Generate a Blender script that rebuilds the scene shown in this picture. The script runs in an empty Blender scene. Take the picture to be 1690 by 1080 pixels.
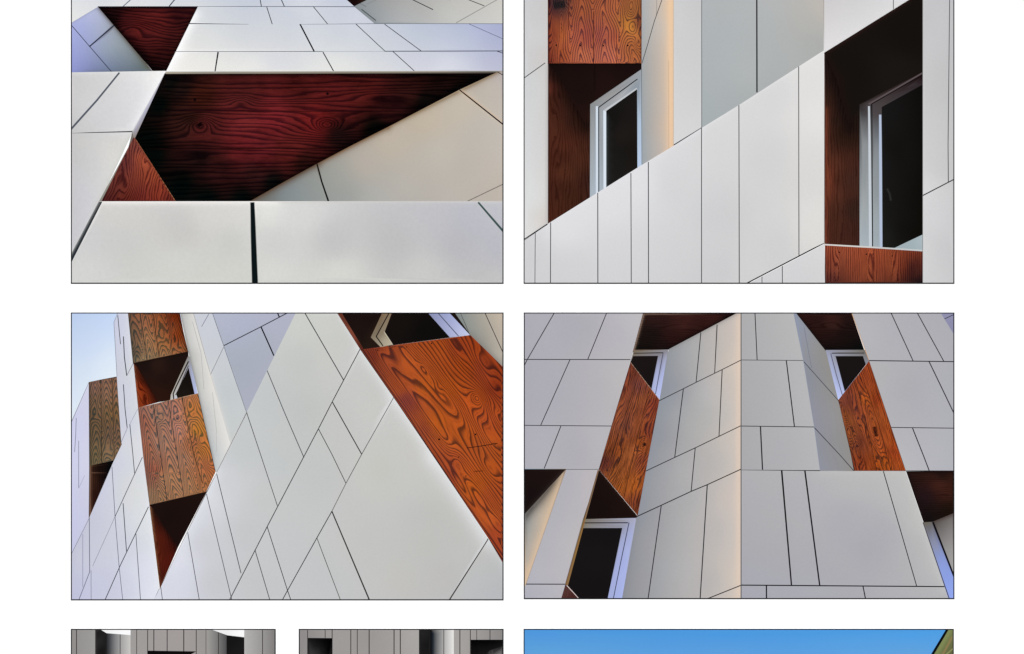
# A white sheet carrying seven black-bordered photographic prints of a pale
# clad building with timber window reveals, seen straight on in daylight.
# Units: 1 mm of sheet = 1 unit of the plan coordinates used in the tables below
# (x to the right, y down, origin at the top left of the visible sheet).
import bpy, math, random
from mathutils import Vector, noise
from mathutils.geometry import delaunay_2d_cdt

scene = bpy.context.scene
R = math.radians
MM = 0.001

# ------------------------------------------------------------------ camera
CX, CY = 845.0, 540.0          # plan point the camera faces
HC = 1.55                      # its height above the ground
LENS = 50.0
cd = bpy.data.cameras.new("camera")
cam = bpy.data.objects.new("camera", cd)
scene.collection.objects.link(cam)
cd.lens = LENS
cd.sensor_width = 36.0
cd.clip_start, cd.clip_end = 0.05, 500.0
cam.location = (0.0, -1.690 * LENS / 36.0, HC)
cam.rotation_euler = (R(90), 0, 0)
scene.camera = cam

# ------------------------------------------------------------------ sky and sun
SUN_ELEV, SUN_SIDE = R(38), R(24)
w = bpy.data.worlds.new("World")
scene.world = w
w.use_nodes = True
nt = w.node_tree
bg = nt.nodes["Background"]
sky = nt.nodes.new("ShaderNodeTexSky")
sky.sky_type = 'NISHITA'
sky.sun_disc = False
sky.sun_elevation = SUN_ELEV
sky.sun_rotation = R(180) + SUN_SIDE
nt.links.new(sky.outputs[0], bg.inputs[0])
bg.inputs[1].default_value = 0.06
sd = bpy.data.lights.new("sun", 'SUN')
sd.energy = 4.01
sd.angle = R(0.5)
sd.color = (1.0, 0.984, 0.970)
sun = bpy.data.objects.new("sun", sd)
scene.collection.objects.link(sun)
d = Vector((-math.sin(SUN_SIDE) * math.cos(SUN_ELEV), -math.cos(SUN_SIDE) * math.cos(SUN_ELEV), math.sin(SUN_ELEV)))
sun.rotation_euler = d.to_track_quat('Z', 'Y').to_euler()
sun.location = d * 5
vs = scene.view_settings
vs.view_transform = 'Standard'
vs.look = 'None'
vs.exposure = 0.0
vs.gamma = 1.0
vs.use_curve_mapping = False
# light falling on the sheet after exposure, per channel (reflectance 1 -> this value)
E = (1.15, 1.15, 1.15)

# ------------------------------------------------------------------ helpers
def lin(h):
    h = h.lstrip('#')
    if len(h) == 3:
        h = ''.join(c * 2 for c in h)
    o = []
    for i in (0, 2, 4):
        c = int(h[i:i + 2], 16) / 255
        o.append(c / 12.92 if c <= 0.04045 else ((c + 0.055) / 1.055) ** 2.4)
    return o

def world(x, y, depth=0.0):
    return ((x - CX) * MM, -depth * MM, HC + (CY - y) * MM)

def link(o, parent=None):
    scene.collection.objects.link(o)
    if parent:
        o.parent = parent
    return o

def tag(o, label=None, cat=None, group=None, kind=None):
    for k, v in (('label', label), ('category', cat), ('group', group), ('kind', kind)):
        if v:
            o[k] = v
    return o

def mat_new(name):
    m = bpy.data.materials.new(name)
    m.use_nodes = True
    n = m.node_tree.nodes
    b = n["Principled BSDF"]
    b.inputs["Roughness"].default_value = 0.95
    b.inputs["Specular IOR Level"].default_value = 0.0
    return m, m.node_tree, b

def mth(nt, op, a, b=None, c=None):
    n = nt.nodes.new("ShaderNodeMath")
    n.operation = op
    for i, v in enumerate((a, b, c)):
        if v is None:
            continue
        if isinstance(v, (int, float)):
            n.inputs[i].default_value = v
        else:
            nt.links.new(v, n.inputs[i])
    return n.outputs[0]

def noise_node(nt, vec, scale, detail=2.0, rough=0.5, sx=1, sy=1, sz=1, off=0.0):
    mp = nt.nodes.new("ShaderNodeMapping")
    mp.inputs["Scale"].default_value = (sx, sy, sz)
    mp.inputs["Location"].default_value = (off, off * 0.7, off * 0.3)
    nt.links.new(vec, mp.inputs["Vector"])
    t = nt.nodes.new("ShaderNodeTexNoise")
    t.inputs["Scale"].default_value = scale
    t.inputs["Detail"].default_value = detail
    t.inputs["Roughness"].default_value = rough
    nt.links.new(mp.outputs[0], t.inputs["Vector"])
    return t.outputs["Fac"]

def vscale(nt, col, fac):
    n = nt.nodes.new("ShaderNodeVectorMath")
    n.operation = 'SCALE'
    nt.links.new(col, n.inputs[0])
    if isinstance(fac, (int, float)):
        n.inputs["Scale"].default_value = fac
    else:
        nt.links.new(fac, n.inputs["Scale"])
    return n.outputs[0]

def vmul(nt, a, b):
    n = nt.nodes.new("ShaderNodeVectorMath")
    n.operation = 'MULTIPLY'
    nt.links.new(a, n.inputs[0])
    if isinstance(b, tuple):
        n.inputs[1].default_value = b
    else:
        nt.links.new(b, n.inputs[1])
    return n.outputs[0]

INVE = tuple(1 / e for e in E)

def attr(nt, name):
    a = nt.nodes.new("ShaderNodeAttribute")
    a.attribute_name = name
    return a

def ink_material(name, mottle=0.025, grain=0.03, scale=350, stretch=(1, 1, 1), peel=0.0):
    """printed ink: the colour of each patch of the print, with paper and image grain"""
    m, nt, b = mat_new(name)
    a = attr(nt, "ink")
    tc = nt.nodes.new("ShaderNodeTexCoord")
    f = noise_node(nt, tc.outputs["Object"], scale, 3, 0.6, *stretch)
    g = noise_node(nt, tc.outputs["Object"], 22, 3, 0.55)
    k = mth(nt, 'MULTIPLY_ADD', mth(nt, 'SUBTRACT', f, 0.5), grain * 2, 1.0)
    k = mth(nt, 'ADD', k, mth(nt, 'MULTIPLY', mth(nt, 'SUBTRACT', g, 0.5), mottle * 2))
    if peel:
        q = noise_node(nt, tc.outputs["Object"], 150, 3, 0.6)
        k = mth(nt, 'ADD', k, mth(nt, 'MULTIPLY', mth(nt, 'SUBTRACT', q, 0.5), peel * 2))
    c = vscale(nt, a.outputs["Color"], k)
    nt.links.new(vmul(nt, c, INVE), b.inputs["Base Color"])
    return m

def wood_material(name, dark=(0.3, 0.22, 0.25), fibre=0.18, wiggle=0.22, wscale=0.06, late=0.5, seed=0.0, blotch=0.2, spots=0.0):
    """printed timber: growth rings follow the ring count stored in the mesh"""
    m, nt, b = mat_new(name)
    a = attr(nt, "ink")
    g = attr(nt, "grain")
    sep = nt.nodes.new("ShaderNodeSeparateXYZ")
    nt.links.new(g.outputs["Vector"], sep.inputs[0])
    uv = nt.nodes.new("ShaderNodeCombineXYZ")
    nt.links.new(sep.outputs[0], uv.inputs[0])
    nt.links.new(sep.outputs[1], uv.inputs[1])
    uv.inputs[2].default_value = seed
    n1 = noise_node(nt, uv.outputs[0], 1.0, 3, 0.6, wscale * 0.4, wscale * 2.0, 1)
    n0 = noise_node(nt, uv.outputs[0], 1.0, 2, 0.5, wscale * 0.1, wscale * 0.45, 1, 7.7)
    f = mth(nt, 'ADD', sep.outputs[2], mth(nt, 'MULTIPLY', mth(nt, 'SUBTRACT', n1, 0.5), wiggle * 4))
    f = mth(nt, 'ADD', f, mth(nt, 'MULTIPLY', mth(nt, 'SUBTRACT', n0, 0.5), wiggle * 6))
    fr = mth(nt, 'FRACT', f)
    ramp = nt.nodes.new("ShaderNodeValToRGB")
    cr = ramp.color_ramp
    cr.elements[0].position = 0.0
    cr.elements[0].color = (0, 0, 0, 1)
    cr.elements[1].position = 1.0
    cr.elements[1].color = (0, 0, 0, 1)
    for p, v in ((0.18, 0.0), (1 - late, 0.12), (1 - late * 0.62, 0.72), (1 - late * 0.4, 1.0), (0.93, 0.95)):
        e = cr.elements.new(p)
        e.color = (v, v, v, 1)
    nt.links.new(fr, ramp.inputs[0])
    # rings vary in strength from place to place
    n3 = noise_node(nt, uv.outputs[0], 1.0, 2, 0.5, 0.012, 0.06, 1, 3.1)
    st = mth(nt, 'MULTIPLY_ADD', n3, 1.3, 0.45)
    st = mth(nt, 'MINIMUM', st, 1.0)
    ringf = mth(nt, 'MULTIPLY', ramp.outputs[0], st)
    # finer growth lines between the bold ones, coming and going along the board
    fine = mth(nt, 'PINGPONG', mth(nt, 'MULTIPLY', f, 2.63), 0.5)
    fine = mth(nt, 'MULTIPLY', mth(nt, 'MAXIMUM', mth(nt, 'MULTIPLY_ADD', fine, 3.2, -0.7), 0.0), 0.5)
    nf = noise_node(nt, uv.outputs[0], 1.0, 2, 0.5, 0.02, 0.11, 1, 12.4)
    fine = mth(nt, 'MULTIPLY', fine, mth(nt, 'MAXIMUM', mth(nt, 'MULTIPLY_ADD', nf, 3.0, -0.9), 0.0))
    ringf = mth(nt, 'MINIMUM', mth(nt, 'MAXIMUM', ringf, fine), 1.0)
    n2 = noise_node(nt, uv.outputs[0], 1.0, 3, 0.65, 0.05, 0.75, 1, 5.0)
    n4 = noise_node(nt, uv.outputs[0], 1.0, 3, 0.6, 0.02, 0.05, 1, 9.0)
    mix = nt.nodes.new("ShaderNodeMix")
    mix.data_type = 'RGBA'
    nt.links.new(ringf, mix.inputs["Factor"])
    mix.inputs["A"].default_value = (1, 1, 1, 1)
    mix.inputs["B"].default_value = (*dark, 1)
    c = vmul(nt, a.outputs["Color"], mix.outputs["Result"])
    k = mth(nt, 'MULTIPLY_ADD', mth(nt, 'SUBTRACT', n2, 0.5), fibre * 4, 1.0)
    k = mth(nt, 'ADD', k, mth(nt, 'MULTIPLY', mth(nt, 'SUBTRACT', n4, 0.5), blotch * 4))
    if spots:
        n5 = noise_node(nt, uv.outputs[0], 1.0, 4, 0.65, 0.035, 0.36, 1, 2.0)
        k = mth(nt, 'ADD', k, mth(nt, 'MULTIPLY', mth(nt, 'SUBTRACT', n5, 0.5), spots * 4))
    k = mth(nt, 'MAXIMUM', k, 0.15)
    c = vscale(nt, c, k)
    nt.links.new(vmul(nt, c, INVE), b.inputs["Base Color"])
    return m

M_PANEL = ink_material("pale_panel_print", 0.010, 0.05, peel=0.018)
M_PEEL = ink_material("rough_painted_panel_print", 0.012, 0.06, peel=0.055)
M_FLAT = ink_material("smooth_print", 0.015, 0.015)
M_SKY = ink_material("sky_print", 0.012, 0.012, 120)
M_BORDER, _nt, _b = mat_new("black_border_ink")
_b.inputs["Base Color"].default_value = (0.012, 0.012, 0.014, 1)
M_PAPER, _nt, _b = mat_new("white_paper")
_b.inputs["Base Color"].default_value = (0.92, 0.92, 0.92, 1)

def box(name, x0, x1, y0, y1, z0, z1, mat, parent=None):
    v = [(x, y, z) for x in (x0, x1) for y in (y0, y1) for z in (z0, z1)]
    f = [(0, 1, 3, 2), (4, 6, 7, 5), (0, 4, 5, 1), (2, 3, 7, 6), (0, 2, 6, 4), (1, 5, 7, 3)]
    me = bpy.data.meshes.new(name)
    me.from_pydata(v, [], f)
    me.materials.append(mat)
    return link(bpy.data.objects.new(name, me), parent)

# ------------------------------------------------------------------ the place
def noise_ground(name, c0, c1, scale):
    m, nt, b = mat_new(name)
    tc = nt.nodes.new("ShaderNodeTexCoord")
    f = noise_node(nt, tc.outputs["Object"], scale, 6, 0.6)
    mx = nt.nodes.new("ShaderNodeMix")
    mx.data_type = 'RGBA'
    nt.links.new(f, mx.inputs["Factor"])
    mx.inputs["A"].default_value = (*c0, 1)
    mx.inputs["B"].default_value = (*c1, 1)
    nt.links.new(mx.outputs["Result"], b.inputs["Base Color"])
    return m

gm = bpy.data.meshes.new("ground")
gm.from_pydata([(-120, -120, 0), (120, -120, 0), (120, 120, 0), (-120, 120, 0)], [], [(0, 1, 2, 3)])
gm.materials.append(noise_ground("paving_concrete", (0.09, 0.09, 0.085), (0.14, 0.135, 0.13), 9))
tag(link(bpy.data.objects.new("ground", gm)), kind='structure')
wl = box("wall", -6, 6, 0.012, 0.25, 0.0, 3.4, noise_ground("plaster", (0.52, 0.51, 0.49), (0.6, 0.59, 0.57), 5))
tag(wl, "plain pale plaster wall behind the white sheet", "wall")
# the sheet: a thin board of white paper, its face at depth 0
sheet = box("white_sheet", (-240 - CX) * MM, (1930 - CX) * MM, 0.0, 0.010, HC + (CY - 1640) * MM, HC + (CY + 150) * MM, M_PAPER)
tag(sheet, "blank white sheet on which all the black-bordered prints are laid out", "sheet")

# ------------------------------------------------------------------ print builder
def ccw(p):
    a = sum(p[i][0] * p[(i + 1) % len(p)][1] - p[(i + 1) % len(p)][0] * p[i][1] for i in range(len(p)))
    return p if a > 0 else p[::-1]

def inside(poly, x, y):
    c = False
    j = len(poly) - 1
    for i in range(len(poly)):
        xi, yi = poly[i]
        xj, yj = poly[j]
        if (yi > y) != (yj > y) and x < (xj - xi) * (y - yi) / (yj - yi) + xi:
            c = not c
        j = i
    return c

def segdist(x, y, x1, y1, x2, y2):
    dx, dy = x2 - x1, y2 - y1
    L = dx * dx + dy * dy
    t = 0 if L == 0 else max(0, min(1, ((x - x1) * dx + (y - y1) * dy) / L))
    return math.hypot(x - x1 - t * dx, y - y1 - t * dy)

class Wood:
    """ring field of one timber board: angle = direction of the grain in degrees (0 = right, 90 = down)"""
    def __init__(s, mat, angle, k, bumps=(), amp=1.0, ls=0.006, cs=0.03, seed=0, planks=(), axes=(), c=0.3, w=3.0, ku=0.0):
        s.mat, s.k, s.bumps, s.amp, s.ls, s.cs, s.seed, s.planks = mat, k, bumps, amp, ls, cs, seed, planks
        s.kc, s.w, s.ku = c, w, ku
        s.c, s.s = math.cos(R(angle)), math.sin(R(angle))
        s.axes = [s.uv(x, y)[1] for x, y in axes]   # centre lines of the nested arches in the grain
    def uv(s, x, y):
        return x * s.c + y * s.s, -x * s.s + y * s.c
    def at(s, x, y):
        u, v = s.uv(x, y)
        pi = 0
        for (x1, y1, x2, y2) in s.planks:        # each plank has rings of its own
            if (x2 - x1) * (y - y1) - (y2 - y1) * (x - x1) < 0:
                pi += 1
        f = s.k * v + s.amp * noise.noise((u * s.ls + pi * 11.3, v * s.cs, s.seed + pi * 3.7)) * 2
        f += s.amp * 0.35 * noise.noise((u * s.ls * 3 + 5, v * s.cs * 2.2, s.seed + 9 + pi * 5.1)) * 2
        if s.axes:
            wob = 5 * noise.noise((u * s.ls * 1.5, s.seed + 20.0, pi * 1.0))
            dv = min(abs(v - a + wob) for a in s.axes)
            f += s.kc * math.hypot(dv, s.w) + s.ku * u
        for (bx, by, su, sv, A) in s.bumps:
            bu, bv = s.uv(bx, by)
            du, dv = (u - bu) / su, (v - bv) / sv
            q = du * du + dv * dv
            if q < 16:
                f += A * math.exp(-q)
        return u, v, f + pi * 0.37

class Reg:
    def __init__(s, name, poly, cols, seams=(), part=None, mat=None, wood=None, edges=(), label=None, seam='#2b2b2e', step=None, vary=0.012, shift=(0, 0, 0)):
        s.name, s.poly, s.part, s.label, s.wood = name, [tuple(map(float, p)) for p in poly], part, label, wood
        adj = lambda h: ''.join('%02x' % max(3, min(255, int(h[i:i + 2], 16) + shift[i // 2])) for i in (0, 2, 4))
        s.cols = [(x, y, lin(adj(h))) for (x, y, h) in cols]
        s.soft = 60.0 if (wood or mat is M_FLAT or mat is M_SKY) else 500.0
        s.trend = None
        if len(s.cols) >= 4:                      # plane through the samples, then only the residue is interpolated
            n = len(s.cols)
            mx, my = sum(q[0] for q in s.cols) / n, sum(q[1] for q in s.cols) / n
            sxx = sum((q[0] - mx) ** 2 for q in s.cols) + 400
            syy = sum((q[1] - my) ** 2 for q in s.cols) + 400
            sxy = sum((q[0] - mx) * (q[1] - my) for q in s.cols)
            det = sxx * syy - sxy * sxy
            tr = []
            for k in range(3):
                m0 = sum(q[2][k] for q in s.cols) / n
                bx = sum((q[0] - mx) * (q[2][k] - m0) for q in s.cols)
                by = sum((q[1] - my) * (q[2][k] - m0) for q in s.cols)
                tr.append((m0, (bx * syy - by * sxy) / det, (by * sxx - bx * sxy) / det))
            s.trend = (mx, my, tr)
            s.cols = [(x, y, [c[k] - tr[k][0] - tr[k][1] * (x - mx) - tr[k][2] * (y - my) for k in range(3)]) for x, y, c in s.cols]
        s.edges = [(x1, y1, x2, y2, lin(h), r, k) for (x1, y1, x2, y2, h, r, k) in edges]
        s.mat = wood.mat if wood else (mat or M_PANEL)
        s.step = step or (4.0 if wood else 10.0)
        s.vary = vary
        s.seams = []
        for q in seams:                           # (width, [points], colour, softness)
            wdt, pts = q[0], q[1]
            col = lin(q[2] if len(q) > 2 and q[2] else seam)
            soft = q[3] if len(q) > 3 else 0.0
            w0, w1 = wdt if isinstance(wdt, tuple) else (wdt, wdt)
            n = len(pts) - 1
            for i in range(n):
                a, b = pts[i], pts[i + 1]
                s.seams.append((a[0], a[1], b[0], b[1], w0 + (w1 - w0) * i / n, w0 + (w1 - w0) * (i + 1) / n, col, soft))
    def field(s, x, y):
        if len(s.cols) == 1:
            c = list(s.cols[0][2])
        else:
            W = 0
            c = [0, 0, 0]
            for (px, py, pc) in s.cols:
                wgt = 1 / (((x - px) ** 2 + (y - py) ** 2 + s.soft) ** 1.6)
                W += wgt
                for k in range(3):
                    c[k] += pc[k] * wgt
            c = [q / W for q in c]
            if s.trend:
                mx, my, tr = s.trend
                c = [max(0.0012, c[k] + tr[k][0] + tr[k][1] * (x - mx) + tr[k][2] * (y - my)) for k in range(3)]
        for (x1, y1, x2, y2, ec, r, k) in s.edges:
            dd = segdist(x, y, x1, y1, x2, y2)
            t = k * math.exp(-(dd / r) ** 1.5)
            c = [c[i] * (1 - t) + ec[i] * t for i in range(3)]
        return c

def build_print(name, frame, regs, label, cat, group, depth=0.5, loc_label=None):
    x0, y0, x1, y1 = frame
    root = bpy.data.objects.new(name, None)
    root.empty_display_size = 0.05
    root.location = world((x0 + x1) / 2, y1, depth)
    link(root)
    tag(root, label, cat, group)
    ox, oy, oz = root.location
    def put(nm, verts, faces, mat, parent, ink=None, grain=None):
        me = bpy.data.meshes.new(nm)
        me.from_pydata([(v[0] - ox, v[1] - oy, v[2] - oz) for v in verts], [], faces)
        me.materials.append(mat)
        if ink:
            a = me.color_attributes.new("ink", 'FLOAT_COLOR', 'POINT')
            for i, c in enumerate(ink):
                a.data[i].color = (*c, 1)
        if grain:
            a = me.attributes.new("grain", 'FLOAT_VECTOR', 'POINT')
            for i, c in enumerate(grain):
                a.data[i].vector = c
        o = bpy.data.objects.new(nm, me)
        scene.collection.objects.link(o)
        if parent is not None:
            o.parent = parent
        return o
    # paper backing with its own thickness
    bx = []
    for X in (x0, x1):
        for D in (0.02, depth - 0.16):
            for Y in (y0, y1):
                bx.append(world(X, Y, D))
    F = [(0, 1, 3, 2), (4, 6, 7, 5), (0, 4, 5, 1), (2, 3, 7, 6), (0, 2, 6, 4), (1, 5, 7, 3)]
    put("paper_backing", bx, F, M_PAPER, root)
    # black border line
    t = 1.8
    bv = [world(*p, depth) for p in ((x0, y0), (x1, y0), (x1, y1), (x0, y1), (x0 + t, y0 + t), (x1 - t, y0 + t), (x1 - t, y1 - t), (x0 + t, y1 - t))]
    put("black_border", bv, [(3, 7, 4, 0), (0, 4, 5, 1), (1, 5, 6, 2), (2, 6, 7, 3)], M_BORDER, root)
    fr = [(x0 + t, y0 + t), (x1 - t, y0 + t), (x1 - t, y1 - t), (x0 + t, y1 - t)]
    V, Fc, owner = [], [], []
    def addpoly(p, own):
        p = ccw([(a, -b) for a, b in p])
        n = len(V)
        V.extend(Vector(q) for q in p)
        Fc.append(list(range(n, n + len(p))))
        owner.append(own)
    addpoly(fr, ('frame',))
    for ri, r in enumerate(regs):
        addpoly(r.poly, ('reg', ri))
        for si, (a, b, c, d_, w0, w1, col, soft) in enumerate(r.seams):
            L = math.hypot(c - a, d_ - b) or 1
            ux, uy = (c - a) / L, (d_ - b) / L
            for kk, ex in ((0, soft), (1, 0.0)) if soft else ((1, 0.0),):
                h0, h1, e = w0 / 2 + ex, w1 / 2 + ex, min(0.4, L * 0.1)
                q = [(a - ux * e - uy * h0, b - uy * e + ux * h0), (c + ux * e - uy * h1, d_ + uy * e + ux * h1),
                     (c + ux * e + uy * h1, d_ + uy * e - ux * h1), (a - ux * e + uy * h0, b - uy * e - ux * h0)]
                addpoly(q, ('core' if kk else 'soft', ri, si))
    rng = random.Random(7)
    def top(x, y):
        for ri in range(len(regs) - 1, -1, -1):
            if inside(regs[ri].poly, x, y):
                return ri
        return -1
    bbs = [(max(min(p[0] for p in r.poly), x0 + 3), max(min(p[1] for p in r.poly), y0 + 3), min(max(p[0] for p in r.poly), x1 - 3), min(max(p[1] for p in r.poly), y1 - 3)) for r in regs]
    for ri, r in enumerate(regs):
        s = r.step
        a, b, c, d_ = bbs[ri]
        y = b + s / 2
        row = 0
        while y < d_:
            x = a + s / 2 + (row % 2) * s / 2
            while x < c:
                if top(x, y) == ri:
                    V.append(Vector((x, -y)))
                x += s
            y += s * 0.87
            row += 1
        for (ex1, ey1, ex2, ey2, ec, rr, k) in r.edges:
            L = math.hypot(ex2 - ex1, ey2 - ey1) or 1
            nx, ny = -(ey2 - ey1) / L, (ex2 - ex1) / L
            n = max(1, int(L / max(3, rr * 0.8)))
            for i in range(n + 1):
                for m_ in (0.25, 0.5, 0.8, 1.2, 1.7):
                    for sg in (-1, 1):
                        x = ex1 + (ex2 - ex1) * i / n + nx * sg * rr * m_
                        y = ey1 + (ey2 - ey1) * i / n + ny * sg * rr * m_
                        if x0 + 3 < x < x1 - 3 and y0 + 3 < y < y1 - 3 and top(x, y) == ri:
                            V.append(Vector((x, -y)))
    vo, eo, fo, ov, oe, of = delaunay_2d_cdt(V, [], Fc, 0, 1e-4)
    P = [(v[0], -v[1]) for v in vo]
    buckets = {}
    for fi, f in enumerate(fo):
        ids = [owner[i] for i in of[fi] if i < len(owner)]
        if ('frame',) not in ids:
            continue
        ri = max([o[1] for o in ids if o[0] == 'reg'], default=-1)
        if ri < 0:
            continue
        sm = [o for o in ids if o[0] in ('core', 'soft') and o[1] == ri]
        core = [o for o in sm if o[0] == 'core']
        key = ('c', core[-1][2]) if core else (('s', sm[-1][2]) if sm else ('p', 0))
        buckets.setdefault(ri, []).append((tuple(f), key))
    parts = {}
    for ri, r in enumerate(regs):
        tris = buckets.get(ri)
        if not tris:
            continue
        def make(nm, tl, parent, tint=1.0, sunk=0.0):
            idx, verts, inks, grs, faces = {}, [], [], [], []
            for f, key in tl:
                g = []
                for vi in f:
                    kk = (vi, key)
                    if kk not in idx:
                        idx[kk] = len(verts)
                        x, y = P[vi]
                        verts.append(world(x, y, depth - sunk))
                        if key[0] == 'c':
                            c = r.seams[key[1]][6]
                        else:
                            c = [q * tint for q in r.field(x, y)]
                            if key[0] == 's':
                                a, b, c2, d2, w0, w1, sc, soft = r.seams[key[1]]
                                L2 = (c2 - a) ** 2 + (d2 - b) ** 2
                                tt = max(0, min(1, ((x - a) * (c2 - a) + (y - b) * (d2 - b)) / L2))
                                hw = (w0 + (w1 - w0) * tt) / 2
                                q = max(0, min(1, (segdist(x, y, a, b, c2, d2) - hw) / soft))
                                q = q * q * (3 - 2 * q)
                                c = [sc[i] * (1 - q) + c[i] * q for i in range(3)]
                        inks.append(c)
                        if r.wood:
                            grs.append(r.wood.at(x, y))
                    g.append(idx[kk])
                faces.append(g)
            return put(nm, verts, faces, r.mat, parent, inks, grs if r.wood else None)
        parent = root
        if r.part:
            if r.part in parts:
                parent = parts[r.part]
        plain = [q for q in tris if q[1][0] == 'p']
        area = lambda tl: sum(abs((P[f[1]][0] - P[f[0]][0]) * (P[f[2]][1] - P[f[0]][1]) - (P[f[2]][0] - P[f[0]][0]) * (P[f[1]][1] - P[f[0]][1])) / 2 for f, k in tl)
        def islands(tl):
            em, comp = {}, list(range(len(tl)))
            def find(a):
                while comp[a] != a:
                    comp[a] = comp[comp[a]]
                    a = comp[a]
                return a
            for i, (f, key) in enumerate(tl):
                for j in range(3):
                    e = tuple(sorted((f[j], f[(j + 1) % 3])))
                    if e in em:
                        comp[find(i)] = find(em[e])
                    else:
                        em[e] = i
            g = {}
            for i, q in enumerate(tl):
                g.setdefault(find(i), []).append(q)
            return sorted(g.values(), key=area, reverse=True)
        # stray slivers (under 6 square units) are left to the sheet of paper behind
        isl = [g for g in islands(tris) if area(g) >= 6] or islands(tris)[:1]
        for n_i, g in enumerate(isl):
            pp = [q for q in g if q[1][0] == 'p']
            if r.name == 'facade' and r.seams and pp:
                pan = [h for h in islands(pp) if area(h) >= 8]
                if len(pan) > 1:
                    # the dark wall behind shows in the joints; each panel between them is a piece of its own
                    o_ = make('facade', g, parent, 1.0, 0.06)
                    for h in pan:
                        make("cladding_panel", h, o_, 1 + rng.uniform(-r.vary, r.vary))
                else:
                    o_ = make('cladding_panel', g, parent)
            else:
                o_ = make('cladding_panel' if r.name == 'facade' else r.name, g, parent)
            if n_i == 0:
                o = o_
        if r.part and r.part not in parts:
            parts[r.part] = o
        if r.label:
            o['label'] = r.label
    return root

# ------------------------------------------------------------------ timber inks
W_DARKRED = wood_material("dark_red_timber_print", (0.3, 0.34, 0.5), 0.3, 0.24, 0.035, 0.6, 1.0, 0.34)
W_DEEP = wood_material("shaded_timber_print", (0.6, 0.55, 0.55), 0.16, 0.25, 0.09, 0.5, 2.0, 0.08)
W_BROWNRED = wood_material("red_brown_timber_print", (0.30, 0.24, 0.36), 0.16, 0.2, 0.09, 0.5, 3.0, 0.12)
W_ORANGE = wood_material("orange_timber_print", (0.24, 0.30, 0.7), 0.16, 0.10, 0.045, 0.5, 4.0, 0.1)
W_GREYED = wood_material("weathered_timber_print", (0.22, 0.42, 0.62), 0.10, 0.12, 0.10, 0.6, 5.0, 0.1)
W_SPECK = wood_material("speckled_timber_print", (0.24, 0.32, 0.75), 0.3, 0.3, 0.10, 0.55, 6.0, 0.14, 0.52)
W_TOP = wood_material("cathedral_timber_print", (0.24, 0.27, 0.6), 0.13, 0.10, 0.08, 0.5, 8.0, 0.1)

SET = "photographic prints on the white sheet"
K = '#2c2c30'

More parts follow.
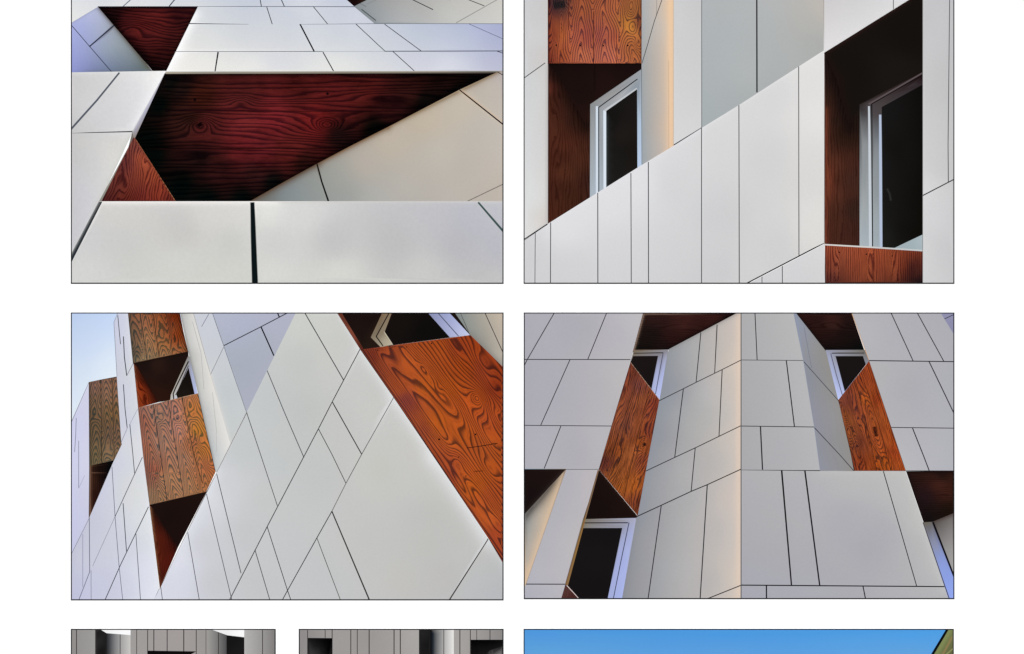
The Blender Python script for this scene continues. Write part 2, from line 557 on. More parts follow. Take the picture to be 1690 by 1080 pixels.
# ------------------------------------------------------------------ print 1: upward view, dark red recess
p1 = [
 Reg('facade', [(117,-8),(831,-8),(831,122),(274,122),(200,122),(117,122)],
     [(150,3,'e6e8ee'),(230,5,'e9e9ee'),(300,3,'dfe3ea'),(400,28,'d6dbe6'),(400,62,'dde0e6'),(330,62,'e6e8ea'),(450,100,'e3e4ec'),(420,112,'f3f3f2'),(560,112,'eff0ef'),(560,60,'d7dce6'),(620,60,'d5dae5'),
      (560,25,'d6dae8'),(590,25,'dcdfee'),(500,4,'e2e5ee'),(700,60,'cad2e2'),(770,60,'c4cde2'),(815,60,'b6bbda'),(700,100,'d9dbea'),(820,100,'c3c6df'),(740,113,'e4e6f2'),(300,100,'f6f4f2'),(340,110,'f4f3f1'),(480,28,'d3d9e6'),(460,60,'dcdfe6'),(790,48,'bfc4e4')],
     [((.6,1.2),[(326,11.2),(400,11.1),(586,11.5)],'5b6272'),(1.4,[(216.7,-1),(203.3,11)],'5b6478'),(1.8,[(289,-1),(279.5,10.6)],'3d4458'),(1.4,[(428,-8),(431.5,11)]),(1.4,[(461,-8),(469.3,11)]),
      (1.3,[(440.4,12.2),(449.3,40)]),((1.6,.4),[(313,39.3),(350,39.7),(410,40.5)],'3a4150'),((.4,1.2),[(495,40.6),(619,39.5),(831,39.3)],'4c5568'),(1.2,[(517.3,11.5),(540.7,40)]),
      (2.4,[(495.5,40.7),(518.6,85.3)],'15171d'),(1.2,[(587.8,40.4),(635.5,85)]),(1.2,[(635,40.4),(695,84.5)]),(.8,[(774.4,40),(831,65)],'50566a'),
      ((.8,1),[(291,85.5),(533,85.3)],'4a5162'),(.5,[(533,85.3),(635,85.1)],'8d93a6'),(1.3,[(635.5,85),(831,84.5)],'3c4352'),((2.6,1.8),[(360,86.7),(354.6,121)],'15171d'),(1.7,[(533.3,86.7),(551.8,120)],'22252c'),(1.2,[(648.4,85.3),(684.4,118)]),(1.1,[(821,85),(831,88.6)])],
     edges=[(274,119,291,85,'ffffff',11,1),(291,85,322,24,'ffffff',8,.9)], vary=.008, shift=(-9, -9, -12)),
 Reg('facade', [(604,-8),(831,-8),(831,39.2),(618,39.2),(584,10.9)],
     [(596,14,'8f9599'),(620,20,'9aa0a3'),(650,20,'a9abac'),(670,32,'b2b3b4'),(700,20,'b2b2b0'),(740,20,'c4c4be'),(815,20,'cbcac4'),(790,32,'c9c8c4'),(640,2,'a3a29f'),(740,3,'bdbcb8')],
     [(1.4,[(675,-3),(714.4,16.2)]),(1.2,[(758,-6),(799,10)]),(1.2,[(831,-6),(753,38)],'8e8c88'),(1.6,[(597,16),(620,34)],'4b5356'),(1,[(590,4),(604,11)],'6a6e70'),(1,[(606,7),(634,-6)],'888a88'),(1,[(737,-4),(742,.5)],'777')],
     edges=[(584,10.9,618,39.2,'7e8688',7,.6)]),
 Reg('soffit_shadow', [(563,-8),(622,-8),(584.5,10.9)], [(580,2,'160709'),(605,-2,'2a1a16')], mat=M_FLAT),
 # bluish cheek on the left
 Reg('facade', [(117,38.5),(163,11),(252,118),(117,120)],
     [(125,50,'b3bae4'),(140,60,'b5bbe2'),(160,30,'c0c5e2'),(165,22,'cdd2dd'),(175,45,'c4c9cf'),(186,46,'a9b1b8'),(140,90,'adb2da'),(122,100,'b0b5e2'),(160,112,'8f96b4'),(125,116,'a2a7d2'),(165,78,'adb6c0'),(180,80,'b3bcc0'),(195,110,'8f9aa2'),(215,100,'98a0a3'),(225,112,'77818a'),(190,116,'7a8794')],
     [(1.1,[(118,42),(147.8,76.7),(184.4,119)],'262a38'),(2.2,[(188.9,41.8),(147.8,77.3)],'2c3346')],
     edges=[(163,11,252,117,'5b4f45',5,.9),(118,38.5,163,11,'9fa4c0',2.2,.8),(150,118.5,251,118,'6d7785',4,.5)], vary=.006, shift=(-20, -18, -10)),
 Reg('timber_panel', [(161,10.8),(327,10.8),(274.6,117.5),(252,117.5)],
     [(190,25,'1c0a0b'),(230,45,'5c1d1b'),(260,40,'561b19'),(300,25,'3a1314'),(210,40,'4a1818'),(250,75,'4c1917'),(262,100,'2c0f0e'),(260,113,'120607'),(235,95,'180909'),(290,65,'3c1413')],
     [(1.6,[(163,11.5),(326,11.5)],'1b1b20',1.0)],
     wood=Wood(W_DARKRED, 2, .17, [(222,46,34,11,2.6),(262,44,26,8,-1.2)], .7, .012, .03, 3),
     edges=[(165,12,252,117,'0c0506',8,.9),(163,12,326,12,'150809',5,.8),(322,20,276,112,'1c0a08',5,.7)]),
 # white lower-left wall
 Reg('facade', [(117,119.8),(274,117.3),(219.5,217),(164.5,333.5),(117,428)],
     [(140,128,'d9d9dc'),(180,140,'dddee1'),(140,170,'dcdcdf'),(180,190,'dddee4'),(230,150,'e6e7ee'),(250,135,'f4f4f4'),(262,124,'ffffff'),(215,205,'e0e1e8'),(130,240,'d2d2d3'),(200,240,'dededb'),(150,270,'d6d6da'),(140,320,'d6d6de'),(125,370,'d2d3da'),(170,300,'dedfe0'),(190,260,'e6e6e4'),(120,400,'d4d5da')],
     [((2,2.4),[(197,120.5),(160,166),(117,214)],'525863',.8),((.4,2),[(120,220.2),(150,219.2),(219,217.5)],'383b44'),],
     edges=[(273,119,219,217,'f8f8fa',9,.55),(117,120,250,118,'e6e6e4',4,.5),(219,217,165,333,'cfcfc8',5,.6)], mat=M_PEEL, vary=.01, shift=(-9, -10, -13)),
 Reg('panel_edge', [(274.5,117),(273.8,129),(224.5,230),(212,243),(218.7,217.3)],
     [(271,124,'c9a690'),(262,140,'a3a0b0'),(245,175,'aeacbe'),(228,208,'a3a1b2'),(217,228,'8d8378')], mat=M_FLAT, edges=[(274,117,218.7,217,'cfcfd6',2,.8)]),
 Reg('panel_edge', [(212,243),(218.7,217.3),(220.5,228),(168,333.5),(163,333.5)], [(215,235,'77706a'),(190,285,'a19c90'),(168,330,'8c8980')], mat=M_FLAT),
 # big recess timber
 Reg('timber_panel', [(272,121.5),(820,120.3),(758.9,149),(640,210),(581,240.5),(523,271),(470,300),(412,333.5),(289,333.5),(222.5,229)],
     [(285,135,'16090a'),(262,170,'0c0607'),(245,225,'070506'),(250,250,'080506'),(300,145,'2c1010'),(330,160,'46140f'),(310,195,'3c1412'),(340,215,'5a191a'),(400,160,'5a191a'),(400,200,'802326'),(450,200,'842126'),(430,250,'6c1a20'),(400,240,'721b20'),(360,280,'3a0f11'),(420,290,'3c1214'),(330,260,'2a0c0e'),
      (300,300,'0a0607'),(340,325,'090708'),(400,325,'0b0708'),(450,300,'150a0b'),(500,150,'5a1516'),(520,200,'7a1a1c'),(560,165,'641719'),(480,250,'671a1a'),(500,270,'38100f'),(560,225,'2a0c0d'),(600,150,'5c1616'),(640,180,'401012'),(680,150,'3c1010'),(620,210,'120606'),(700,165,'170708'),(740,140,'2a0b0b'),(790,125,'150607'),(750,150,'080405')],
     [(1.1,[(274,183.3),(470,183.6),(662,183.8)],'16080c'),(1.1,[(240,244.8),(480,245),(572,245)],'0d0608'),(3,[(321.4,163),(321.9,167)],'120709',1),(3,[(539,154),(542,156)],'120709',1),(4,[(329,204),(332,208)],'150608',3)],
     wood=Wood(W_DARKRED, .5, .12, [(330,206,20,13,4.5),(330,206,80,22,1.6),(540,207,18,10,-4.5),(540,207,80,18,-2.0),(398,168,18,9,2.2),(460,160,90,10,-1.6),(440,212,50,9,1.6),(440,196,60,6,1),(640,160,70,10,1.6)], .9, .003, .035, 5, planks=((200,183.5,700,183.9),(200,244.9,700,245))),
     edges=[(823,118,581,240,'050304',9,.85),(581,240,414,333,'050304',9,.8),(270,123,815,122,'0a0506',6,.85)], shift=(-12, 3, 0)),
 Reg('timber_panel', [(220.5,227),(224,229.5),(291,333.5),(167,333.5)],
     [(225,240,'7e4238'),(210,265,'6c3430'),(190,310,'683028'),(235,262,'a85238'),(250,290,'98462e'),(262,315,'8c3a28'),(235,320,'7a3228'),(205,325,'64291f'),(280,328,'6e2c22')],
     [(1.1,[(225,231),(255,277),(290,333)],'a8744e')],
     wood=Wood(W_BROWNRED, 104, .2, [(215,310,26,12,4),(238,262,20,7,-2.4),(205,290,30,10,2)], .8, .02, .05, 2)),
 Reg('panel_edge', [(273.5,118.3),(831,117),(831,120),(806,121.3),(274,122.3)], [(280,120,'a39a88'),(330,121,'8d8679'),(500,120,'8b8372'),(700,120,'857a6a'),(800,119.5,'4c443e')], mat=M_FLAT,
     edges=[(274,118.3,831,117,'d8d6d0',1.2,.7)]),
 # beige cheek on the right
 Reg('facade', [(831,117.5),(822,118.6),(758.9,148.3),(640,210),(581,240),(523,270.5),(470,299.8),(411,333.5),(831,333.5)],
     [(826,122,'c3bcc0'),(810,145,'cbc6bb'),(800,135,'c8beb2'),(760,175,'cfc7b8'),(700,200,'cbc0ae'),(640,240,'c8bfb0'),(600,270,'c1bab0'),(720,250,'c9c4ba'),(650,300,'bfbcb5'),(780,280,'c6c1b8'),(800,220,'c8c4bc'),(560,290,'acaea8'),(570,325,'a5aaa8'),(530,300,'a0a5a0'),(480,325,'8f9a9e'),(510,322,'9aa2a2'),(620,328,'b9bbb7'),(720,325,'c2beb7'),(820,325,'c8c0b6'),(440,330,'7d8380')],
     [((2,2.3),[(758.9,149),(831,206.3)],'1c1512'),(1.3,[(820,118.4),(831,125)],'3b3836'),((1.8,2.6),[(523.3,271),(531,300),(542.3,333)],'101110',.4),(1.3,[(770.5,333),(831,304)],'6c6660'),(.6,[(762,150),(831,202.5)],'d8b79a')],
     edges=[(823,118,640,210,'8a7458',4.5,.95),(640,210,523,270.5,'7b5f45',5.5,1),(523,270.5,411,333,'5e4a3a',7,1),(758,148,831,205.5,'d9c3a8',4,.4)], vary=.005, shift=(-10, -12, -13)),
 # near band along the bottom
 Reg('facade', [(164,332.6),(831,332.2),(831,472),(117,472),(117,428)],
     [(200,345,'d8d6d2'),(200,400,'d0d0ce'),(300,380,'cdccca'),(350,350,'dcdad6'),(400,352,'dcdbd7'),(150,400,'d3d3d4'),(150,450,'d9d9d8'),(300,445,'d7d7d3'),(380,400,'cfcfcd'),(390,455,'d6d7d0'),(440,345,'e9eae6'),(500,350,'dcdddb'),(450,400,'d4d4d3'),(550,400,'c8c8c9'),(650,400,'c3c3c4'),(760,400,'bdbdc2'),(700,360,'c7c7cb'),(780,370,'c0c1ca'),(815,420,'bebec8'),(820,350,'c6c6ce'),(700,455,'d0d0ce'),(560,455,'dcdcd7'),(450,455,'dddeda'),(820,460,'cbcbca'),(800,445,'c3c3c4')],
     [((5.4,8.6),[(416.5,334.6),(418,380),(421,472)],'0b1416',1.6),((2.2,2.8),[(789.5,334.5),(831,382.5)],'3c5150',.8)],
     edges=[(164,333,460,332.8,'f7f4f0',5,.8),(460,333,831,333,'d2d0cc',3,.7)], mat=M_PEEL, vary=.006, shift=(-5, -5, -6)),
 Reg('shadow_gap', [(169,333.2),(163,333),(117,420.5),(117,435.5)], [(140,382,'121e28'),(165,335,'24282e')], mat=M_FLAT, edges=[(163,333,117,420.5,'8b8c8a',2.2,.95)]),
]

# ------------------------------------------------------------------ print 2: diagonal band and two windows
DARKJ = '#37363a'
p2 = [
 Reg('facade', [(864,-8),(904.5,-8),(904.5,372),(864,398)],
     [(870,30,'cacacc'),(890,60,'cdcdce'),(885,90,'c9c6c5'),(890,150,'cfd0d0'),(870,150,'cbcccd'),(880,250,'d2d2d3'),(885,330,'d8d9d9'),(870,380,'dadada'),(899,360,'cfc8c2')],
     [(1.3,[(864,129.8),(899.4,104.4)],DARKJ),(1.5,[(864,395.9),(903.3,370)],'26262a')],
     edges=[(902,110,902,370,'c2c0be',2,.8)], label='narrow pale wall strip at the left border', shift=(4, 4, 3)),
 Reg('timber_panel', [(904,-8),(1059,-8),(1059,106),(904,106)],
     [(915,60,'96462c'),(915,95,'9c4a30'),(930,60,'bc6434'),(925,90,'a85430'),(945,60,'b05c44'),(960,95,'c8704c'),(970,60,'a85440'),(990,60,'a65644'),(1000,90,'c26c50'),(1015,60,'b05a40'),(1030,60,'c0703c'),(1040,45,'d0863a'),(1050,80,'b4683a'),(1054,40,'8c4c34'),(925,8,'4c3430'),(908,100,'702c20'),(1000,10,'b0603c'),(960,10,'a85a38')],
     [(1.0,[(938.5,-8),(938.5,50)],'5a2018'),(1.1,[(979.8,20),(979.4,105)],'4a1c18'),(.8,[(1017,60),(1018,105)],'6a2c20'),
      (2.6,[(917.3,75),(919.3,75)],'1c1010'),(2.6,[(956.6,75.5),(958.8,75.5)],'1c1010'),(2.4,[(994.8,75.8),(996.6,75.8)],'1c1010'),(2.6,[(1035,75.5),(1037,75.5)],'1c1010'),
      (7,[(914,9),(932,7)],'2c2422',6),(1.5,[(905,102),(907,102)],'1c1010')],
     wood=Wood(W_TOP, 90, .02, [(926,30,40,7,-2.5),(1046,45,22,9,5.5),(1040,8,16,7,-3),(1053,72,12,6,3),(1038,100,14,8,2),(926,6,12,13,3),(911,60,60,5,1.5)], .22, .02, .06, 4, planks=((979.6,0,979.6,106),), axes=[(958.5,50),(998,50),(926,50),(1046,50)], c=.27, w=2.2, ku=-.05),
     edges=[(905,-8,905,106,'5a261c',3,.8),(1058.5,0,1058.5,106,'3a1c18',2,.7)], label='bright grained board above the left window'),
 Reg('timber_reveal', [(904,105),(980,105),(980,340),(904,372)],
     [(907,150,'4a2018'),(915,120,'241210'),(912,160,'33170f'),(925,160,'2a130e'),(925,210,'3a1b12'),(935,240,'421e14'),(920,260,'371810'),(940,280,'402014'),(915,320,'33160f'),(930,330,'371a10'),(960,200,'28120d'),(960,260,'3c1d13'),(968,300,'2c1510'),(940,200,'2a140f'),(950,160,'1c0f0c')],
     [(1.2,[(904.8,106),(904.8,369)],'6a5c58')],
     wood=Wood(W_DEEP, 89, .2, [(940,250,40,10,2.5),(918,200,40,8,2)], .8, .01, .06, 5), edges=[(906,108,925,130,'1e110e',7,.95),(925,130,968,208,'1e110e',14,.95)], label='shaded side board left of the left window', shift=(14, 11, 9)),
 Reg('soffit', [(904,105),(1059,105),(1059,118),(974,174),(966,205),(925,130)],
     [(915,112,'160d0c'),(990,130,'1e110f'),(960,160,'1b100e'),(1040,112,'1a0f0e'),(940,120,'1a0f0d'),(966,190,'221310')], mat=M_FLAT,
     edges=[(904,105.6,1059,105.8,'0e0808',2,.8)]),
 Reg('window_frame', [(974,172.5),(1059.5,114),(1060,274),(973.5,330)],
     [(978,185,'8a8f93'),(978,250,'a5abae'),(978,310,'aab4be'),(1020,142,'8d8c8d'),(1050,122,'9a9ea2'),(1055,150,'8c98a4'),(1055,200,'b0c2d6'),(1055,260,'b9cbe2'),(993,190,'a4a8ab'),(992,250,'999fa2'),(992,300,'a2adb3'),(1030,160,'b1b4b8')],
     [(3.2,[(985.3,176),(985.4,322)],'d2dde8',.8),(1.6,[(987.9,177.8),(988.2,320)],'15161a'),(1.6,[(987.7,177.8),(1051.7,131)],'17171b'),(4,[(998,183),(998.4,314)],'dbe5ef',.8),(2.6,[(998,183),(1051,147)],'c3c6ca',.8),(1.6,[(1058.9,115),(1059.6,272)],'6f767c')],
     part='w1', mat=M_FLAT, label='white window frame at the left, cut off by the slope'),
 Reg('pane', [(1000.5,183.5),(1051.3,147.6),(1052,279),(1000.5,313)], [(1006,200,'151413'),(1005,280,'1d1e1c'),(1012,280,'1a1816'),(1040,250,'191614'),(1030,220,'1e1a18'),(1045,160,'1a1716')], part='w1', mat=M_FLAT,
     edges=[(1001,200,1001,312,'3a4344',2.5,.8)]),
 Reg('facade', [(1059,-8),(1112.5,-8),(1112.5,242),(1059.6,273)],
     [(1064,10,'b3b4b4'),(1075,10,'b8b5b2'),(1090,40,'c6bfb7'),(1064,60,'aeaeac'),(1066,110,'aaa9a6'),(1075,110,'b0aaa4'),(1090,110,'c2b8ae'),(1100,110,'d2bda8'),(1075,180,'b0aba5'),(1090,180,'c0b7ae'),(1067,200,'a6a6a4'),(1067,250,'a6a8a8'),(1085,240,'b9b3ad'),(1100,20,'d8bfa4'),(1098,210,'d0baa6')],
     [(1.1,[(1093.5,-3),(1080,35),(1068,76.7),(1059.4,105)],DARKJ),(.7,[(1084,-8),(1083.5,24)],'8a8784'),(.7,[(1103.5,100),(1103.8,245)],'c4aa92')],
     edges=[(1107.5,-8,1107.5,242,'f0cba4',7,.95),(1112,-8,1112,242,'b8a696',1.2,.7)], label='slanted cheek wall with a warm peach glow', vary=.004),
 Reg('facade', [(1112,-8),(1158,-8),(1158,214),(1112,243)], [(1120,20,'cfcfcf'),(1150,20,'cacaca'),(1130,100,'cfcfcf'),(1130,180,'d3d3d3'),(1145,210,'d6d6d6')],
     [(1.6,[(1111.7,239.8),(1157.7,211.5)],'26262a')]),
 Reg('facade', [(1157.5,-8),(1359.5,-8),(1359.5,85),(1157.5,213)],
     [(1175,20,'a6aaad'),(1230,40,'a7abae'),(1240,130,'a9adaf'),(1180,150,'a2a8ab'),(1165,190,'9ea5a8'),(1230,160,'a0a5a7'),(1270,30,'a8abad'),(1300,100,'a5a8a9'),(1340,30,'aaa9a6'),(1355,20,'b6b0aa'),(1350,70,'a2a4a4'),(1260,140,'9fa3a6')],
     [(2.3,[(1248.9,-8),(1249.2,152.5)],'131417'),(1.4,[(1157.8,-8),(1157.8,211)],'4a5052')], label='blue-grey shaded wall face', vary=.006, shift=(10, 10, 8)),
 Reg('facade', [(1359,-8),(1512,-8),(1498,.5),(1360,88)], [(1370,20,'d3d1d1'),(1370,70,'dfdddd'),(1420,20,'d6d5d5'),(1410,50,'dddcdc'),(1460,10,'d9d8d8'),(1485,2,'dfdede')],
     [(1.3,[(1474.2,-8),(1474.3,16)],'5c5a5c'),(.9,[(1359.4,-8),(1359.6,86)],'9a8680')]),
 Reg('timber_reveal', [(1360,87.5),(1500,0),(1523,-8),(1523,414.5),(1360,404)],
     [(1363,200,'4a261c'),(1363,300,'6a3424'),(1366,120,'241512'),(1372,100,'17120f'),(1375,200,'231511'),(1390,220,'25150f'),(1385,300,'3c1e15'),(1400,300,'38201a'),(1395,380,'361c16'),(1410,350,'2c1a15'),(1375,370,'3e2017'),(1400,180,'17120f'),(1450,120,'16120f'),(1500,60,'14110f'),(1480,30,'15110f')],
     [(1.4,[(1360.5,90),(1360.5,403)],'837670')],
     wood=Wood(W_DEEP, 90, .25, [(1395,330,50,12,2)], .7, .01, .06, 8), edges=[(1363.5,180,1363.5,402,'743a28',3,.8),(1364,95,1381,131,'1a110f',12,.95),(1381,131,1402,210,'1a110f',18,.95)], label='shaded side board left of the right window', shift=(12, 9, 7)),
 Reg('soffit', [(1361,88.5),(1500,.5),(1523,-8),(1523,140),(1419,178),(1400,205),(1380,130)], [(1400,130,'16120f'),(1500,60,'15110f'),(1480,120,'1a1613')], mat=M_FLAT, edges=[(1361,88.5,1500,.5,'2c1916',3,.8),(1362,92,1381,131,'1e1310',8,.8),(1381,131,1401,206,'1d120f',9,.85)]),
 Reg('window_frame', [(1418.5,173),(1522.5,118.5),(1522.5,415),(1418.5,409)],
     [(1424,180,'2e2a2a'),(1424,210,'6e7072'),(1424,240,'8f9294'),(1424,330,'a0a5a6'),(1426,400,'a8b2b8'),(1445,180,'4a4546'),(1445,215,'63676b'),(1445,250,'848a8e'),(1445,330,'929a9d'),(1446,400,'a0abb0'),(1500,132,'33292a'),(1480,150,'352b2c'),(1460,160,'3a3030')],
     [((2,4),[(1434,176),(1435,240),(1436.5,408)],'c6cdd4',1),(1.8,[(1438.6,172),(1439.2,300),(1440,408)],'101012'),(1.5,[(1438.6,172),(1522,124)],'120f10'),(1.6,[(1434,172),(1522,121)],'5c5152',.8),((2.5,4.5),[(1452.5,190),(1453,250),(1454.5,408)],'b3c0d6',1.2)],
     part='w2', mat=M_FLAT, edges=[(1434,172,1434,190,'4a4446',10,.8),(1452,178,1452,192,'4a4243',10,.9)], label='white window frame at the right'),
 Reg('pane', [(1455,177),(1522.5,140),(1522.5,418),(1456.3,412)], [(1470,250,'141311'),(1500,200,'131211'),(1500,350,'12110f'),(1459,390,'1c1c1b'),(1459,260,'191818'),(1510,250,'12110f'),(1490,380,'12110f')], [(1.2,[(1464,312),(1468,320),(1470,331)],'2c2c2b',2)], part='w2', mat=M_FLAT),
 Reg('sill', [(1475,410),(1522.5,387.5),(1522.5,415)], [(1500,406,'9fafb3'),(1518,395,'aab8bd'),(1490,408,'a2afb5')], part='w2', mat=M_FLAT),
 Reg('timber_panel', [(1361,403.5),(1440,408),(1522.5,414),(1522.5,472),(1361,472)],
     [(1370,430,'8a3c26'),(1385,430,'a04c30'),(1410,440,'9a452a'),(1430,445,'ae5230'),(1450,440,'9a4429'),(1470,440,'a44c2c'),(1490,440,'80341f'),(1505,440,'54221a'),(1515,455,'4a2018'),(1366,460,'6a3024')],
     [(2.2,[(1384,416.5),(1386,417)],'1c1010'),(2.2,[(1429,419.7),(1431,420)],'1c1010'),(2.2,[(1471.5,422.6),(1473.2,422.8)],'1c1010'),(1.2,[(1361.3,405),(1361.5,472)],'6a5a54')],
     wood=Wood(W_BROWNRED, 90, .3, [(1432,440,40,8,-3.5),(1385,450,34,7,3),(1472,470,50,8,-3)], .35, .012, .05, 9), label='bright board below the right window', shift=(-10,2,5)),
 Reg('sill_edge', [(1359.6,402.8),(1440,407.2),(1523,412.6),(1523,415.2),(1440,409.8),(1359.6,405.2)], [(1380,405,'d6d3ce'),(1500,412,'c4c8c8')], mat=M_FLAT, label='thin pale sill strip under the right window'),
 Reg('facade', [(1522.3,-8),(1577,-8),(1577,472),(1522.3,472)],
     [(1530,30,'c2c2c3'),(1550,30,'c9c9ca'),(1570,30,'c4c4c6'),(1545,150,'c5c5c5'),(1550,280,'cbcaca'),(1530,310,'d8d8d8'),(1545,350,'d2d2d3'),(1550,420,'cacacb'),(1528,420,'d4d4d4'),(1570,200,'c6c6c6')],
     [((1.2,1.4),[(1567.2,-8),(1564.5,240),(1565,300)],'3a3a3e'),(1.7,[(1523,323),(1575,296)],'1c1c20'),(1.2,[(1522.6,-8),(1522.6,472)],'7c7a78')]),
 Reg('facade', [(1233,469.5),(1360,403.2),(1361.5,472),(1225,476)], [(1280,460,'d3d3d4'),(1330,440,'d3d3d4'),(1350,420,'d9d8d8'),(1350,460,'d3d3d3')],
     [((2,1.3),[(1230,470),(1345,410),(1359.5,402.6)],'1f1f22'),(1.2,[(1257.5,456),(1257.5,472)],DARKJ),(1.3,[(1291,439.5),(1291.2,472)],DARKJ)]),
 Reg('facade', [(864,397.2),(903.3,370.2),(1059.8,272.2),(1112,240.8),(1157.6,211.8),(1220,173.4),(1280,134.6),(1359.4,83.6),(1359.8,402.6),(1233,468.6),(1225,472),(864,472)],
     [(870,420,'cacacb'),(930,380,'dddddf'),(950,345,'dcdcdd'),(900,440,'cececf'),(950,440,'cfcfd0'),(1010,340,'dcdcde'),(1010,420,'d2d2d3'),(1055,300,'dedee0'),(1055,420,'d1d1d2'),(1110,300,'d2d2d3'),(1110,420,'cfcfd0'),(1190,220,'d4d4d4'),(1190,350,'cbcbcc'),(1190,440,'c9c9ca'),(1270,150,'d6d5d5'),(1270,250,'d0d0d0'),(1270,400,'cecece'),(1335,120,'dddcda'),(1350,200,'e0dedb'),(1335,250,'d8d6d3'),(1350,380,'dad8d4'),(1240,450,'cfcfcf')],
     [(1.1,[(883.4,385),(882.8,472)],DARKJ),(1.4,[(908.8,368),(908.5,472)],DARKJ),(1.5,[(986.5,319),(986.7,472)],DARKJ),(1.4,[(1041.2,286.5),(1041.8,472)],DARKJ),(1.5,[(1070,268),(1070.3,472)],DARKJ),(1.4,[(1157.8,212),(1157.8,472)],DARKJ),(1.5,[(1219.4,174.5),(1220,472)],DARKJ),(1.4,[(1318,110.5),(1318.5,423.5)],DARKJ),(1.2,[(864,396),(903,371)],'26262a'),((4.4,3),[(1231,470),(1345,410.2),(1359.6,403)],'17171a'),(1.2,[(864,397.4),(903.3,370.4)],'26262a')],
     edges=[(903,370,1157,212,'e4e4e7',6,.5),(1157,212,1359,84,'e8e7e6',4,.5)], vary=.008, label='pale diagonal band crossing the whole print', shift=(4, 4, 4)),
]

